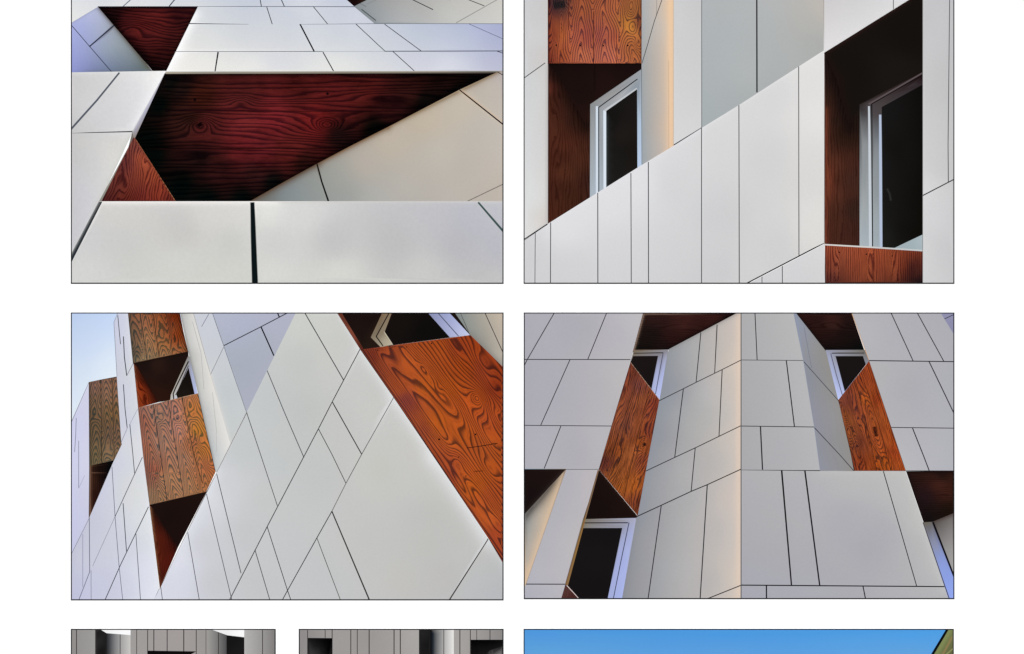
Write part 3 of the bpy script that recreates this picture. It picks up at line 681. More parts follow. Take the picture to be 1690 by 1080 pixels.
# ------------------------------------------------------------------ print 3: looking up a corner with sky at the left
LJ = '#43434a'
p3 = [
 Reg('sky', [(117,510),(300,510),(300,780),(117,780)], [(130,530,'b7c9e9'),(180,530,'bdcfee'),(150,580,'c6d4ee'),(130,620,'ccd9ec'),(175,600,'d3dff0'),(125,670,'d4dff0')], mat=M_SKY, shift=(9, 9, 5)),
 Reg('timber_panel', [(146,631),(165,627),(194,621.5),(202,735),(187,766),(147,770)],
     [(152,640,'8a6250'),(160,700,'76593f'),(175,650,'946a50'),(185,680,'84603f'),(190,720,'7a5a44'),(160,750,'7a6244'),(180,752,'8a6c50'),(155,660,'7c5c44')],
     [(1,[(166.5,628),(168,766)],'3a2c22'),(1,[(185,624),(189,762)],'4a382a'),(1.2,[(147,630),(193,622.5)],'5a4030')],
     wood=Wood(W_GREYED, 88, .03, [(158,690,8,5,2),(177,745,12,5,2)], .45, .018, .10, 1, planks=((166.5,628,168,766),), axes=[(157.5,700),(177,700),(193,700)], c=.34, w=1.6, ku=-.085),
     label='far greyed timber board against the sky', edges=[(147,632,148,766,'4a3a2c',3,.7)]),
 Reg('timber_reveal', [(147.5,769),(188,760),(150,852),(147,856)], [(153,790,'3c241a'),(165,780,'1a0f0d'),(170,790,'140d0c'),(155,830,'2c1612')], wood=Wood(W_DEEP, 90, .25, (), .5, .01, .05, 2), edges=[(149,770,149,850,'7a5a48',1.8,.9)]),
 Reg('facade', [(117,698),(147,630.3),(148.3,768),(147.6,855),(117,917)],
     [(125,700,'c3c6e4'),(138,670,'c6c8e0'),(125,760,'c5c8e6'),(140,760,'c9cbe0'),(140,820,'c2c4dc'),(125,860,'bfc2e0'),(122,900,'bcbfdc')],
     [(.9,[(126,690),(125,720),(123.3,746)],'6c6e84'),(.9,[(130,728),(130,806)],'77798e'),(.7,[(130,806),(140,785)],'a0a2b4'),(1.1,[(117,699),(147,630.3)],'6f6a70'),(1.5,[(147.3,631),(148,768),(147.3,855)],'55504e')], vary=.006, shift=(10, 9, 6)),
 Reg('facade', [(187.8,532.5),(194,517),(196,510),(211,510),(220.3,599),(228.3,673),(236,750),(246.5,833),(263,972),(252,996),(112,996),(112,926),(147.3,855),(187,763),(201.5,733),(200.5,732),(192.8,621)],
     [(200,530,'cacee6'),(195,560,'c9cce6'),(212,560,'d4d6e4'),(200,600,'cbcee2'),(214,610,'cfd2d9'),(202,650,'cccee2'),(222,680,'d2d4dc'),(212,690,'cbcde4'),(220,740,'d9dae2'),(205,760,'cfd1e4'),(235,790,'d8dbe4'),(215,810,'d6d8dc'),(175,810,'cccee4'),(235,860,'dadde6'),(215,900,'cdcfe0'),(180,880,'caccdf'),(150,900,'c6c8dc'),(130,920,'c8cade'),(140,975,'c3c5e2'),(180,970,'c6c8e0'),(215,970,'cdcfe4'),(245,940,'dcdff0'),(250,975,'dfe2f2')],
     [(1.2,[(194.5,521),(199,568)],'33343c'),(1.5,[(203.8,556),(205.5,590),(209.3,620)],'33343c'),(.8,[(220,600),(210,619)],'6a6c7c'),(1.3,[(203.8,635),(206.5,675),(210,706)],'33343c'),(.7,[(227,676),(214,701)],'9395a8'),(.9,[(210.5,706),(194,745)],'8e90a4'),
      (1.2,[(214.4,701),(219.3,749),(222.2,781)],'44454e'),(1.1,[(235,755),(190,852.8)],LJ),(.7,[(190,852.8),(153.3,934)],'7f8092'),(1,[(185,771),(190,852.8),(196.7,935),(203.3,996)],'66677a'),(1.3,[(203.3,831),(208.9,910)],'3a3b46'),
      (1.3,[(245,837),(198.9,932.8),(171,996)],'30313a'),(1.1,[(224.4,881),(232.4,996)],'50515e'),(1.2,[(147.5,855),(148.2,944)],'6a6b78'),(1,[(148.2,944),(128,996)],'55566a'),(.8,[(136.7,882),(136.7,969)],'8c8da4'),(.9,[(150.4,942),(150.6,996)],'77788c'),
      (1.1,[(263,972),(252,996)],'4a4a50'),(1.2,[(147.3,855),(112,926)],'4c4d5a'),(1.3,[(187.8,532.5),(192.8,621)],'6a6470'),(1,[(194,517),(187.8,532.5)],'4c4a50')],
     edges=[(212,520,246,833,'dfe0e6',5,.5),(246,833,262,971,'e6e8ef',5,.5)], vary=.008, shift=(2, 2, -4)),
 Reg('timber_panel', [(210.5,510),(294,510),(297,517),(303,548),(311,582),(219.5,600.5)],
     [(215,540,'7c5c44'),(222,560,'7a5c46'),(225,585,'6c5846'),(235,530,'a46848'),(245,560,'b07850'),(250,590,'a47c58'),(262,530,'a05a34'),(270,570,'a86c40'),(285,530,'80361c'),(292,560,'92401e'),(300,578,'a86038'),(240,595,'a8825c'),(275,590,'a87850')],
     [(1.1,[(231,517),(243,594)],'4a382c'),(1.1,[(252,517),(263,588)],'5a2c1c'),(.8,[(276,517),(285,585)],'6a3420'),(1.2,[(220,599.5),(310,581)],'5a4030')],
     wood=Wood(W_GREYED, 82, .03, [(222,570,12,6,2),(268,555,14,5,2.5),(292,575,12,6,2)], .55, .018, .10, 6, planks=((231,517,243,594),(252,517,263,588)), axes=[(224,560),(244,560),(267,560),(289,560)], c=.32, w=1.8, ku=-.07),
     edges=[(212,517,220,598,'4e4438',3.5,.6),(296,517,310,581,'3a1c12',4,.8)], label='weathered board at the top of the bay'),
 Reg('soffit', [(220,600),(310.5,580.5),(313,600),(322,655),(262,664)], [(260,600,'2a1a15'),(240,605,'1c1210'),(270,630,'20130f'),(290,600,'1c120f'),(260,650,'2a1610'),(300,590,'1e1310')], mat=M_FLAT, edges=[(220,600,310,581,'160d0b',3,.7)]),
 Reg('timber_reveal', [(220.5,600),(229,608),(262,664),(227.9,673.5)], [(224,615,'6a2a14'),(232,640,'8a3416'),(240,660,'8a3818'),(252,660,'5c2414'),(238,628,'4a1c10'),(228,664,'903a18')], wood=Wood(W_BROWNRED, 66, .32, [(240,650,20,6,2)], .8, .03, .06, 8), edges=[(229,607,262,663,'26130e',5,.9),(221,601,228,672,'9a6a4c',1.6,.6)]),
 Reg('window_frame', [(310.5,588),(314,589),(326.5,651),(281,662),(282,652)],
     [(300,612,'a09a8e'),(290,635,'aaa398'),(284,655,'b4aca0'),(308,592,'8f8a82'),(290,657,'c9ccd6'),(318,615,'a9b2d4'),(322,640,'adb6da')],
     [(2,[(311,597),(290,640),(286,650),(287,660)],'241c18'),(1.2,[(311,604),(295,642),(290,652)],'3a302a')], part='w1', mat=M_FLAT, label='small window frame seen steeply from below'),
 Reg('pane', [(311.3,607),(321.5,651),(293,657.5),(291,651)], [(310,630,'15110f'),(300,650,'1c1613')], part='w1', mat=M_FLAT),
 Reg('timber_panel', [(227.7,673.3),(326.8,649.2),(337,695),(349.5,750),(356,778.5),(340.5,812),(246.8,833.3),(236,750)],
     [(240,700,'a8664e'),(240,740,'b06a4e'),(245,790,'92604c'),(250,820,'a07656'),(262,690,'a87a62'),(268,730,'b48066'),(275,790,'b8805a'),(290,680,'b87a64'),(295,710,'c4826a'),(300,760,'b47c5e'),(310,800,'b47c56'),(316,680,'c0743c'),(325,710,'c87c34'),(335,740,'c47438'),(346,775,'c06c40'),(320,730,'b46a44'),(254,780,'a05a44'),(331,790,'b87248')],
     [(1.2,[(253,667),(265,750),(275.6,826)],'4a3830'),(1.1,[(277.5,662),(292,750),(303.5,819)],'5a4436'),(1.2,[(300.5,656),(320,750),(334,797)],'5a3c26'),(1.1,[(227.7,673),(326.7,649.4)],'cfa888'),(1.2,[(326.8,650),(349.3,750),(355.8,778)],'2c1c16'),
      (2,[(288.5,671.5),(289.5,672)],'2a1c18'),(3.4,[(292.5,690),(293.5,691)],'46384a',2),(2,[(343,795),(344,795.5)],'241814')],
     wood=Wood(W_GREYED, 79, .03, [(266,690,10,5,3),(293,691,10,5,3.5),(318,685,10,7,3),(331,728,12,7,3),(345,765,10,6,2),(262,785,12,7,3)], .55, .014, .10, 11, axes=[(249,740),(275,740),(301,740),(327,740)], c=.32, w=1.6, ku=-.075,
       planks=((253,667,275.6,826),(277.5,662,303.5,819),(300.5,656,334,797))), label='weathered board with four planks, centre left'),
 Reg('soffit', [(246.5,833.5),(341,811.5),(294,903),(262,880)], [(300,830,'1c100e'),(280,850,'190f0d'),(320,820,'1e120f'),(285,880,'1c100e'),(256,845,'1c110f')], mat=M_FLAT),
 Reg('timber_reveal', [(246.8,834),(253,840),(268,865),(294,903),(264,972)], [(250,850,'4a1e14'),(258,860,'46190f'),(265,890,'561e12'),(272,930,'521a12'),(262,920,'5c2214'),(280,905,'48170f'),(266,955,'4c1c12')], wood=Wood(W_DEEP, 76, .28, [(262,890,40,8,3)], 1.0, .02, .06, 3),
     edges=[(253,840,294,903,'1c100e',8,.9),(248,836,263,968,'8f6244',2.2,.75)]),
 # cream cheek and lilac strip
 Reg('facade', [(296,510),(317,510),(319.5,517),(346,614),(381,732),(357.5,780),(356,778),(349.5,750),(327,650),(310.8,581)],
     [(305,525,'b9bab7'),(312,525,'d8d8d4'),(315,560,'cdccc8'),(325,560,'e0dfdc'),(318,590,'b5b5b2'),(330,600,'d8d7d2'),(325,625,'b8b9b8'),(335,640,'cfcfcb'),(345,640,'dfdcd5'),(345,690,'c3c5c5'),(358,690,'d9d8d3'),(368,720,'dedbd6'),(355,740,'c5c9ca'),(360,765,'c9cdcc')],
     [(.6,[(318,532),(332,583),(336.7,643)],'a5a5a1'),(.6,[(351,648),(354,680),(357.8,714)],'a8a9a5'),(.6,[(357,714),(357.5,745)],'b0b1af')],
     edges=[(297,517,349,750,'8d8d88',3,.75)], vary=.004),
 Reg('facade', [(317,510),(349,510),(351,517),(407,680),(380.3,733.5),(346,614)],
     [(330,525,'c9ccd3'),(340,530,'ccd0d9'),(350,560,'cacdd4'),(360,590,'c7cbd0'),(360,620,'c8cccf'),(375,640,'c3c9cb'),(385,690,'c5cacb'),(398,690,'c9cdcd'),(352,600,'ced1d5')],
     [(1,[(344.4,519),(333,539)],'77798a'),(.9,[(369,573.5),(347.8,617.8)],'7d8088'),(1.1,[(319,517),(346,614)],'8c8a86'),(.8,[(346,614),(379,731)],'c9b8a6'),(1.3,[(351,517),(407,680)],'303238')], edges=[(346,614,380,732,'e0ddd8',4,.5)], vary=.005),
 Reg('facade', [(350,510),(490,510),(488,517),(407,680.5),(351,517)],
     [(370,530,'b3b6d0'),(400,540,'b0b4d2'),(450,525,'b2b3ce'),(440,560,'aaafc4'),(400,600,'a6acc0'),(460,560,'b0b2ca'),(425,620,'abaec6'),(408,665,'adafc6'),(385,590,'aaafc4')],
     [(1.5,[(370,570.5),(431,539.5),(476,516),(488,510)],'2a2b32'),(2.2,[(431,540),(452,587)],'14151a'),(2,[(456,512),(461,523.5)],'14151a')], label='blue-grey triangular wall face', vary=.006, shift=(0, 1, -8)),
 Reg('facade', [(740,510),(835,510),(835,612),(775,553)],
     [(765,530,'8e9694'),(755,520,'7f8786'),(780,540,'97988f'),(790,530,'a29f96'),(810,550,'ada69a'),(822,525,'c0b3a2'),(820,590,'b3aca0'),(795,565,'8f8e88')],
     [(.9,[(757,510),(760,517),(775,552)],'4c4c4c'),(1.3,[(797.5,510),(800.5,517),(831,584)],'34302e')], edges=[(777,554,831,606,'87837c',6,.7)], label='small beige wall corner, top right', vary=.004),
 Reg('recess', [(552,510),(746,510),(777,554),(596,580)], [(590,530,'1c1210'),(620,530,'1a110f'),(600,560,'1c1310'),(610,568,'241a14')], mat=M_FLAT, part='w2', edges=[(614,556,639,517,'2c1c16',6,.7)]),
 Reg('window_frame', [(634,510),(648,513),(634.8,548),(649,569),(628,573),(612,557)], [(645,520,'8a7760'),(625,548,'776a58'),(640,562,'b2a892'),(622,560,'8e826e')],
     [(1.8,[(645,510),(642,517),(621,555.6),(632,571)],'14100e'),(1,[(634,548),(648,569)],'cfc6b2')], part='w2', mat=M_FLAT),
 Reg('pane', [(653,510),(650,517),(635,548),(648.5,569),(742,556.5),(706,517),(702,510)], [(700,550,'0f0d0c'),(660,530,'16110f')], part='w2', mat=M_FLAT),
 Reg('window_frame', [(702,510),(706.7,517),(742.5,557),(776,553.5),(742,517),(738,510)], [(715,520,'8d93b4'),(745,552,'a9afd0'),(740,520,'a0a8d0'),(765,548,'bcc3e2'),(735,540,'a2a8cc')], [(1.4,[(720,512),(723,517),(756.7,555)],'4c5068')], part='w2', mat=M_FLAT),
 Reg('facade', [(491,510),(553,510),(557,517),(575,545),(594.8,576.5),(650,657),(717,756),(805.6,889.6),(835,932),(835,996),(251,996),(264,971),(297,902),(340.8,812),(357.5,780),(407,680.5),(488,517)],
     [(510,535,'cfd2cc'),(540,530,'cfd1cc'),(500,600,'c6c9c6'),(540,600,'cccec9'),(580,600,'cdcfcc'),(440,660,'c6caca'),(500,680,'c3c7c4'),(400,740,'c9cdcd'),(460,760,'c6cac9'),(560,690,'c8cac6'),(610,680,'cccdc9'),(640,690,'cccdca'),(600,640,'cbcdc9'),(340,900,'cfd1d6'),(330,850,'d8dbe2'),(345,820,'dee0e5'),
      (300,950,'d9dce8'),(290,925,'e4e6f0'),(275,975,'dadde8'),(350,960,'cacccf'),(400,880,'c9cbcc'),(430,830,'cacccb'),(370,800,'d1d4d7'),(420,960,'c8caca'),(500,950,'c6c9ca'),(520,780,'c6c9c8'),(620,780,'c9cac4'),(580,900,'c7c9c6'),(680,760,'cacac6'),(700,850,'c2c4c0'),(740,880,'c3c4c1'),(660,960,'c5c5c1'),(730,950,'c1c1bf'),(700,900,'c2c3bf'),(770,910,'c4c5c2'),(800,960,'bfc2c2'),(815,975,'babdc0'),(700,800,'c8c9c5')],
     [(1.4,[(594,577),(547.8,664.5),(525.6,708),(470,814),(441,869.4),(421,908.5),(376,996)],'2f302f'),(1.3,[(441,612),(470,682),(501.5,755)],LJ),(1.2,[(407,680.7),(430,750),(457.8,834.6)],'47484a'),(1.5,[(500,510),(503.3,517),(567,627.3)],'303134'),
      (1.7,[(549,664.5),(597,750)],'303134'),(1.2,[(525.6,708),(547.8,750),(571,798)],'303134'),(1.2,[(649.5,656.7),(597,750),(571,798)],'5c5c5a'),(1.2,[(571,798),(547.8,844)],'6c6c68'),(1.4,[(547.8,844),(523,888),(475,974),(463,996)],'303134'),
      ((2,2.4),[(547.8,844),(612,996)],'35342f'),(1.2,[(523,888),(564,996)],'50504c'),((1.5,2.1),[(806,889.4),(738,996)],'332e28'),(1.3,[(441,869.4),(474.4,974),(482,996)],'38393a'),(1.3,[(421,908),(447,996)],'46474a'),
      (1.3,[(357.8,782.8),(397.8,946)],'46474c'),(1.2,[(341,816),(384,996)],'4c4d54'),(1.2,[(310,879.4),(330,996)],'50515a'),(1.1,[(265.6,970),(269,996)],'55565e'),(2,[(407,680.5),(369,756),(341,812),(297,901),(263,972)],'675e58'),(1.8,[(649.5,656.5),(652,656.3)],'30302e'),(2,[(805,889),(809,891)],'2c2822')],
     edges=[(557,517,594,576,'dcdedd',5,.6),(595,577,650,657,'dfe1e1',9,.7),(650,657,717,756,'e1e2e2',11,.75),(717,756,806,889,'e3e4e5',15,.8),(806,889,835,932,'d4d6d8',10,.5),(357,782,300,900,'e2e5ec',9,.6)], vary=.006, label='large pale sloping wall with diagonal joints', shift=(-3, -4, -4)),
 Reg('timber_edge', [(552,510),(560,510),(572,530),(600,576),(594.5,577)], [(565,530,'6c3a2c'),(580,552,'8a4c3a'),(596,573,'5c2c20')], wood=Wood(W_DEEP, 58, .5, (), .3, .02, .05, 3)),
 Reg('timber_panel', [(594.5,577.3),(776,553),(806,582),(835,611),(835,938),(806,889),(717,756),(650,657)],
     [(610,590,'8e4020'),(640,600,'ac5226'),(680,600,'c25e22'),(660,640,'b85824'),(700,640,'c8621e'),(740,640,'c25c1a'),(720,580,'bc581c'),(760,570,'a8481a'),(800,610,'a4471c'),(820,640,'9c4018'),(760,610,'b25016'),(780,660,'c45a1c'),(810,690,'bc5620'),(720,700,'ca641e'),(700,710,'b2562a'),(760,720,'c6601e'),(800,740,'be5c20'),(740,770,'be5a26'),(780,800,'c8621c'),(815,820,'b85620'),(800,850,'c66024'),(820,890,'b25024'),(670,660,'9a4a30'),(740,780,'a84e28'),(770,780,'c65f20')],
     [(1.2,[(771,739.5),(790,737),(821,732)],'2c120c'),(1,[(783,778),(797,777.5)],'3a160c'),(1.4,[(594.5,577),(650,657),(717,756),(806,889.5),(835,932)],'3c2018',.6),(1.3,[(594.5,576.6),(776,552.8)],'dcd0bc'),
      (2.4,[(711.5,566.8),(713,567.2)],'2a120c'),(2.2,[(670.5,572.8),(671.8,573)],'2a120c'),(2.2,[(622.6,578.2),(624,578.4)],'2a120c'),(2.6,[(784,717),(786,717.4)],'2a100a'),(2.6,[(723.5,725.4),(726,725.4)],'2a100a'),(2.4,[(768.4,786),(769.6,786)],'2a100a'),(3,[(756.5,754.2),(757.5,754.6)],'5a2418',1)],
     wood=Wood(W_ORANGE, 56, .15, [(626,588,40,8,-1.6),(652,618,52,12,-3.0),(702,680,60,15,-4.6),(734,724,24,9,-1.8),
        (668,578,34,9,2),(704,616,48,12,3.2),(748,668,56,14,4.0),(700,608,12,5,1.4),(724,640,10,5,-1.2),
        (788,657,11,8,4),(790,660,34,17,3.2),(748,572,44,9,-2),(796,600,30,11,-2.6),(812,640,26,8,-2),(822,690,30,8,-2),(806,720,40,9,-2),
        (790,815,56,14,4),(826,868,28,12,3),(756,762,16,8,2),(808,775,26,8,-2),(760,800,30,6,-1.4)], .35, .007, .03, 21),
     edges=[(595,577,717,756,'6e3828',6,.55),(717,756,835,932,'7a3420',6,.5)], label='large bright orange board with bold oval grain', step=3.2, shift=(-12, -9, 2)),
]

# ------------------------------------------------------------------ print 4: upward view of the folded bay, two windows at the top
J4 = '#28272c'
p4 = [
 Reg('facade', [(860,510),(1066,510),(1063.6,517),(1040.2,596.5),(1012,693),(988.2,774.6),(860,774.6)],
     [(880,540,'aeadb5'),(960,540,'aeacb3'),(1030,550,'b6b4ba'),(1045,540,'c0bdc0'),(930,650,'aeadb4'),(1000,640,'b5b2b6'),(1020,630,'bdbabb'),(880,740,'b1b0b8'),(960,740,'b0aeb4'),(985,730,'b8b6b9'),(875,640,'adacb4')],
     [(1.4,[(918,510),(914.6,517),(870,594),(862,610)],J4),(1.4,[(1003,510),(1001,517),(970,593.5)],J4),(1.3,[(860,593.5),(1040,593.7)],J4),(1.4,[(940.6,594),(892.3,702.3)],J4),(1.2,[(860,702.2),(1008.8,703.4)],J4),(1.4,[(925.7,703.3),(898.3,773)],J4)], vary=.006),
 Reg('facade', [(930,776),(934,774.7),(988.2,774.7),(933,964.5),(926,992),(860,992),(860,985),(868.3,963)],
     [(945,800,'b4b2b8'),(920,840,'b3b2b8'),(970,800,'bdb8bb'),(905,900,'b6b4ba'),(940,900,'bcb9bc'),(890,950,'b9b7bd'),(895,978,'b1b0b9')],
     [(1.6,[(866,964.2),(932.8,964.4)],J4),(.9,[(934,775),(868.3,963)],'8a7868'),(1.5,[(930,774.6),(988,774.6)],J4)]),
 Reg('facade', [(860,774),(934,774),(934,775.5),(868.3,963),(860,984)],
     [(915,800,'b4a694'),(900,815,'b4a797'),(885,850,'bdb2a4'),(875,870,'a3a29c'),(868,890,'9c9d9a'),(880,900,'c4b5a6'),(868,920,'9a9fa0'),(870,945,'c8b39c'),(866,955,'d8b890')],
     edges=[(862,858,932,776,'4a4440',9,.9),(930,784,868,960,'d8bda0',7,.75)], label='narrow cheek wall with peach tint at the left border'),
 Reg('soffit', [(860,774.7),(934,774.7),(860,855)], [(875,790,'1a1110'),(880,810,'181010'),(868,840,'16100f'),(910,780,'1c1210')], mat=M_FLAT, edges=[(862,856,932,776,'2e2624',4,.8)]),
 # centre cheek, peach towards the fold
 Reg('facade', [(1214,510),(1223,510),(1223,992),(1025,992),(1049,857),(1052,851),(1071,750),(1088.3,660),(1103,577)],
     [(1110,600,'97999e'),(1130,590,'a2a4a6'),(1150,580,'b0b0b0'),(1120,640,'96989f'),(1170,570,'b6b2ae'),(1200,550,'c7bdb6'),(1170,650,'b9b8b8'),(1200,640,'c6bdb5'),(1213,600,'d2c5b8'),(1140,700,'adadac'),(1100,720,'98999f'),(1090,760,'9a9ba0'),(1170,690,'b3b2b0'),(1200,720,'c8bfb7'),(1120,780,'acacad'),(1085,800,'9e9ea2'),(1180,770,'b9b5b2'),(1205,820,'cbc0b8'),(1190,880,'bfb9b5'),(1120,870,'adadae'),(1080,850,'9c9ca0'),(1060,900,'9a9a9e'),(1045,960,'96969a'),(1120,940,'b0b0b1'),(1180,960,'b9b5b3'),(1100,970,'a8a8aa'),(1208,955,'cfc3b8'),(1150,820,'b1b0b0')],
     [(1.3,[(1088.3,661.5),(1149.4,631),(1191.7,610.3),(1222,595)],J4),(1.4,[(1156.6,549.5),(1148.8,631)],J4),(1.4,[(1183.4,536.5),(1179.4,615.8)],J4),(1.5,[(1191.8,611),(1186.6,719.5)],J4),(1.5,[(1127.7,642.5),(1113.5,755)],J4),
      (1.4,[(1066,777.6),(1113.9,755),(1148.3,739),(1222,703.2)],J4),(1.5,[(1147.3,740),(1140.6,811)],J4),(1.6,[(1051.7,852.4),(1090.6,834.5),(1140.6,811.2),(1167.2,800.2),(1222,775)],J4),(1.6,[(1091.2,835),(1069,992)],J4),(1.8,[(1167.2,800.6),(1155.2,992)],J4),(1.6,[(1160,992),(1168.3,988),(1222,966.5)],J4)],
     edges=[(1219,517,1219,991,'dfcab8',5.5,.8),(1103,577,1215,517,'8a8886',4,.6),(1050,857,1026,990,'8a8a90',5,.5)], vary=.006),
 Reg('facade', [(1222.6,510),(1310,510),(1313,517),(1325.6,595),(1343.4,704.5),(1353.2,777),(1222.6,777)],
     [(1235,540,'adadae'),(1270,540,'b1b1b2'),(1300,540,'b6b6b6'),(1235,650,'adacad'),(1260,640,'aeadb0'),(1300,650,'b3b3b5'),(1320,650,'b6b5b6'),(1240,740,'acacae'),(1300,740,'b0b0b3'),(1335,740,'b4b4b5')],
     [(1.5,[(1245.6,510),(1249.5,594.5)],J4),(1.1,[(1222.8,594.4),(1325.4,595.2)],'4a4a4e'),(1.8,[(1297.7,595.8),(1311,704)],'1a1a1e'),(1.3,[(1222.8,703.4),(1343.3,705)],J4),(2.1,[(1255,704.6),(1258.4,775)],'1a1a1e')], vary=.006),
 Reg('facade', [(1222.6,775.6),(1494.2,777),(1559.6,968),(1569,992),(1222.6,992)],
     [(1240,800,'b0afb2'),(1260,880,'aeadb0'),(1310,880,'afaeb1'),(1340,820,'b2b1b5'),(1400,800,'b8b8b8'),(1400,850,'aeadb3'),(1440,900,'abaab0'),(1380,940,'adacb1'),(1480,800,'bcbcbb'),(1510,860,'bcbcba'),(1500,930,'b2b2b4'),(1535,930,'bababa'),(1240,980,'a9a9b2'),(1340,980,'acacb3'),(1500,980,'b2b2b5'),(1460,880,'adacb2')],
     [(1.7,[(1222.8,775.4),(1353,776.8)],'1e1e22'),(1.1,[(1353,776.8),(1494,777.2)],'6a6664'),((2.8,2.4),[(1290,777),(1306.2,966.5)],'141418'),((2.6,2.4),[(1328.3,777),(1352.8,967)],'141418'),(1.5,[(1457.9,778.3),(1512.8,967.7)],'1e1e22'),(1.9,[(1222.8,965.9),(1559.4,968.4)],'1a1a1e'),(2.2,[(1264.8,967.2),(1265,992)],'141418'),(1.8,[(1424.3,968.5),(1429,992)],'1a1a1e')],
     edges=[(1494,779,1559,967,'c6c6c4',9,.6),(1355,778,1494,778.5,'c2c1bf',8,.5)], vary=.006, label='wide pale wall across the lower right'),
 Reg('facade', [(1308,510),(1313.5,517),(1363,577),(1368,590),(1383.5,659),(1386,668),(1404,750),(1409.5,778),(1353.1,777),(1343.3,704.5),(1325.4,595)],
     [(1320,540,'a3abc0'),(1330,560,'a4a7b2'),(1345,580,'a6a6a8'),(1355,600,'a3a3a5'),(1335,620,'9ca0ae'),(1360,640,'a4a5a8'),(1350,690,'a3a4b0'),(1375,690,'a7a7ac'),(1365,740,'a3a4aa'),(1390,740,'a2a2a6'),(1360,768,'a3a6b2'),(1395,770,'a5a5a8')],
     [(1.2,[(1325,595.6),(1382.8,660.5)],'45464e'),(1.2,[(1343,705),(1385,750),(1408.8,777)],'2c2d34'),(.9,[(1327,541),(1339.4,608)],'7b7e88'),(.8,[(1379,755),(1384,777)],'8b8c92'),(1,[(1313,517),(1325.4,595),(1343.3,704.5),(1353,777)],'8d9ab0')],
     edges=[(1315,517,1363,577,'8b8b8e',4,.5)], label='bluish cheek wall beside the right window', vary=.004, shift=(-19, -20, -23)),
 Reg('facade', [(1402,510),(1578,510),(1578,778),(1494,777.4),(1485,750),(1434,596.5),(1405.3,517)],
     [(1430,550,'b6b6ba'),(1470,560,'b2b1b6'),(1500,540,'b0afb4'),(1550,570,'afafb4'),(1450,620,'b3b2b4'),(1500,650,'aeadb2'),(1550,650,'b0b0b6'),(1475,680,'b2b1b5'),(1500,740,'b4b4b9'),(1550,740,'b4b4ba'),(1490,760,'bababd')],
     [(1.5,[(1467,510),(1470.6,517),(1506.8,595.8)],J4),(1.5,[(1510,510),(1513.9,517),(1557.4,596.4)],J4),(1.6,[(1434,595.4),(1578,597.2)],J4),(1.7,[(1533.2,597),(1576,686)],J4),(1.3,[(1471.5,705.7),(1578,707)],J4),(1.7,[(1506,707),(1525,755),(1533.4,777)],J4),(1.2,[(1494,777.2),(1578,777.4)],J4),(1.4,[(1402,510),(1405.5,517),(1434,596)],'d2a070'),(1.5,[(1434,597),(1485,750),(1494,777)],'5a3a28')], vary=.006),
 Reg('facade', [(1548,510),(1578,510),(1578,560),(1574,552),(1552.5,517)], [(1560,525,'9292ae'),(1570,540,'8a8aa8')], [(1.2,[(1559,526.5),(1575,519)],'34343e')], label='small violet wall corner, top right'),
 # top left recess
 Reg('soffit', [(1063,510),(1230,510),(1216,517),(1103,577),(1103.5,580),(1044,582)],
     [(1085,525,'301c1a'),(1130,530,'3e211e'),(1180,525,'3a1e1b'),(1110,555,'2c1715'),(1075,550,'1c1412'),(1060,570,'16110f'),(1150,545,'2e1816'),(1200,520,'1e1110'),(1095,572,'1c1211')],
     wood=Wood(W_DEEP, 2, .3, [(1130,535,40,8,2)], .6, .01, .05, 4), edges=[(1063,517,1042,594,'9a8070',1.4,.8),(1103,577,1216,517,'140c0b',4,.8)], label='brown timber soffit above the left window'),
 Reg('window_frame', [(1046,579),(1103,577),(1088.4,660),(1073,648),(1040,598)],
     [(1060,580.5,'8a8380'),(1080,583,'6c6664'),(1095,580,'7d7878'),(1060,586,'7a7472'),(1096,610,'aab2dc'),(1088,640,'b3bce6'),(1084,610,'a6add2'),(1100,590,'a9abc0'),(1079,640,'a9b0d4')],
     [(1.4,[(1046.5,583.3),(1094,582.6)],'2a2626'),(1.3,[(1094.3,583),(1081.5,652)],'50546c')], part='w1', mat=M_FLAT),
 Reg('pane', [(1045,588),(1086,587.6),(1074.7,645),(1040.6,598)], [(1065,600,'1b1615'),(1075,620,'191414')], part='w1', mat=M_FLAT),
 Reg('timber_panel', [(1040.4,597.4),(1088.4,659.5),(1071,750),(1066,777),(1052.4,851.5),(988,775),(1012,693)],
     [(1040,610,'8a4a26'),(1035,640,'944e24'),(1050,640,'7c4a2e'),(1060,660,'a8602c'),(1075,670,'8c4422'),(1020,690,'a05a2a'),(1035,700,'7e4c2c'),(1050,700,'ac6028'),(1070,710,'8c4622'),(1015,740,'94501e'),(1040,750,'b4682a'),(1060,760,'924c24'),(1000,765,'6a3a20'),(1020,780,'a86024'),(1040,800,'b8661f'),(1050,830,'8e4c22'),(1060,735,'a85a20')],
     [(1,[(1040.5,598),(1088,659.5)],'c09a78'),(1,[(1055,617),(1030,690),(1007,760)],'4e2c1c'),(1,[(1072,640),(1050,730),(1030,820)],'5a3018'),(1.4,[(1040.2,597.6),(1012,693),(988,775)],'5c3426'),(3,[(1063,732),(1064,736)],'3a1c12',3)],
     wood=Wood(W_SPECK, 106, .34, [(1035,650,40,7,3),(1060,700,40,7,-3),(1063,734,12,6,5),(1030,740,40,8,3),(1045,800,34,8,-3)], .7, .02, .05, 13, planks=((1055,617,1007,760),(1072,640,1030,820))), label='orange-brown board, left of the centre fold', shift=(-6, -9, 4)),
 Reg('soffit', [(988.3,775.5),(1052.2,852),(1048.5,857),(962,858)], [(1000,810,'1a100e'),(1030,840,'1c110f'),(985,840,'160f0d')], mat=M_FLAT, edges=[(988,775,1052,852,'2c1a14',3,.7)]),
 Reg('window_frame', [(962,857),(1050,855),(1049.5,859),(1025.8,992),(1000,992),(936,972),(932,966)],
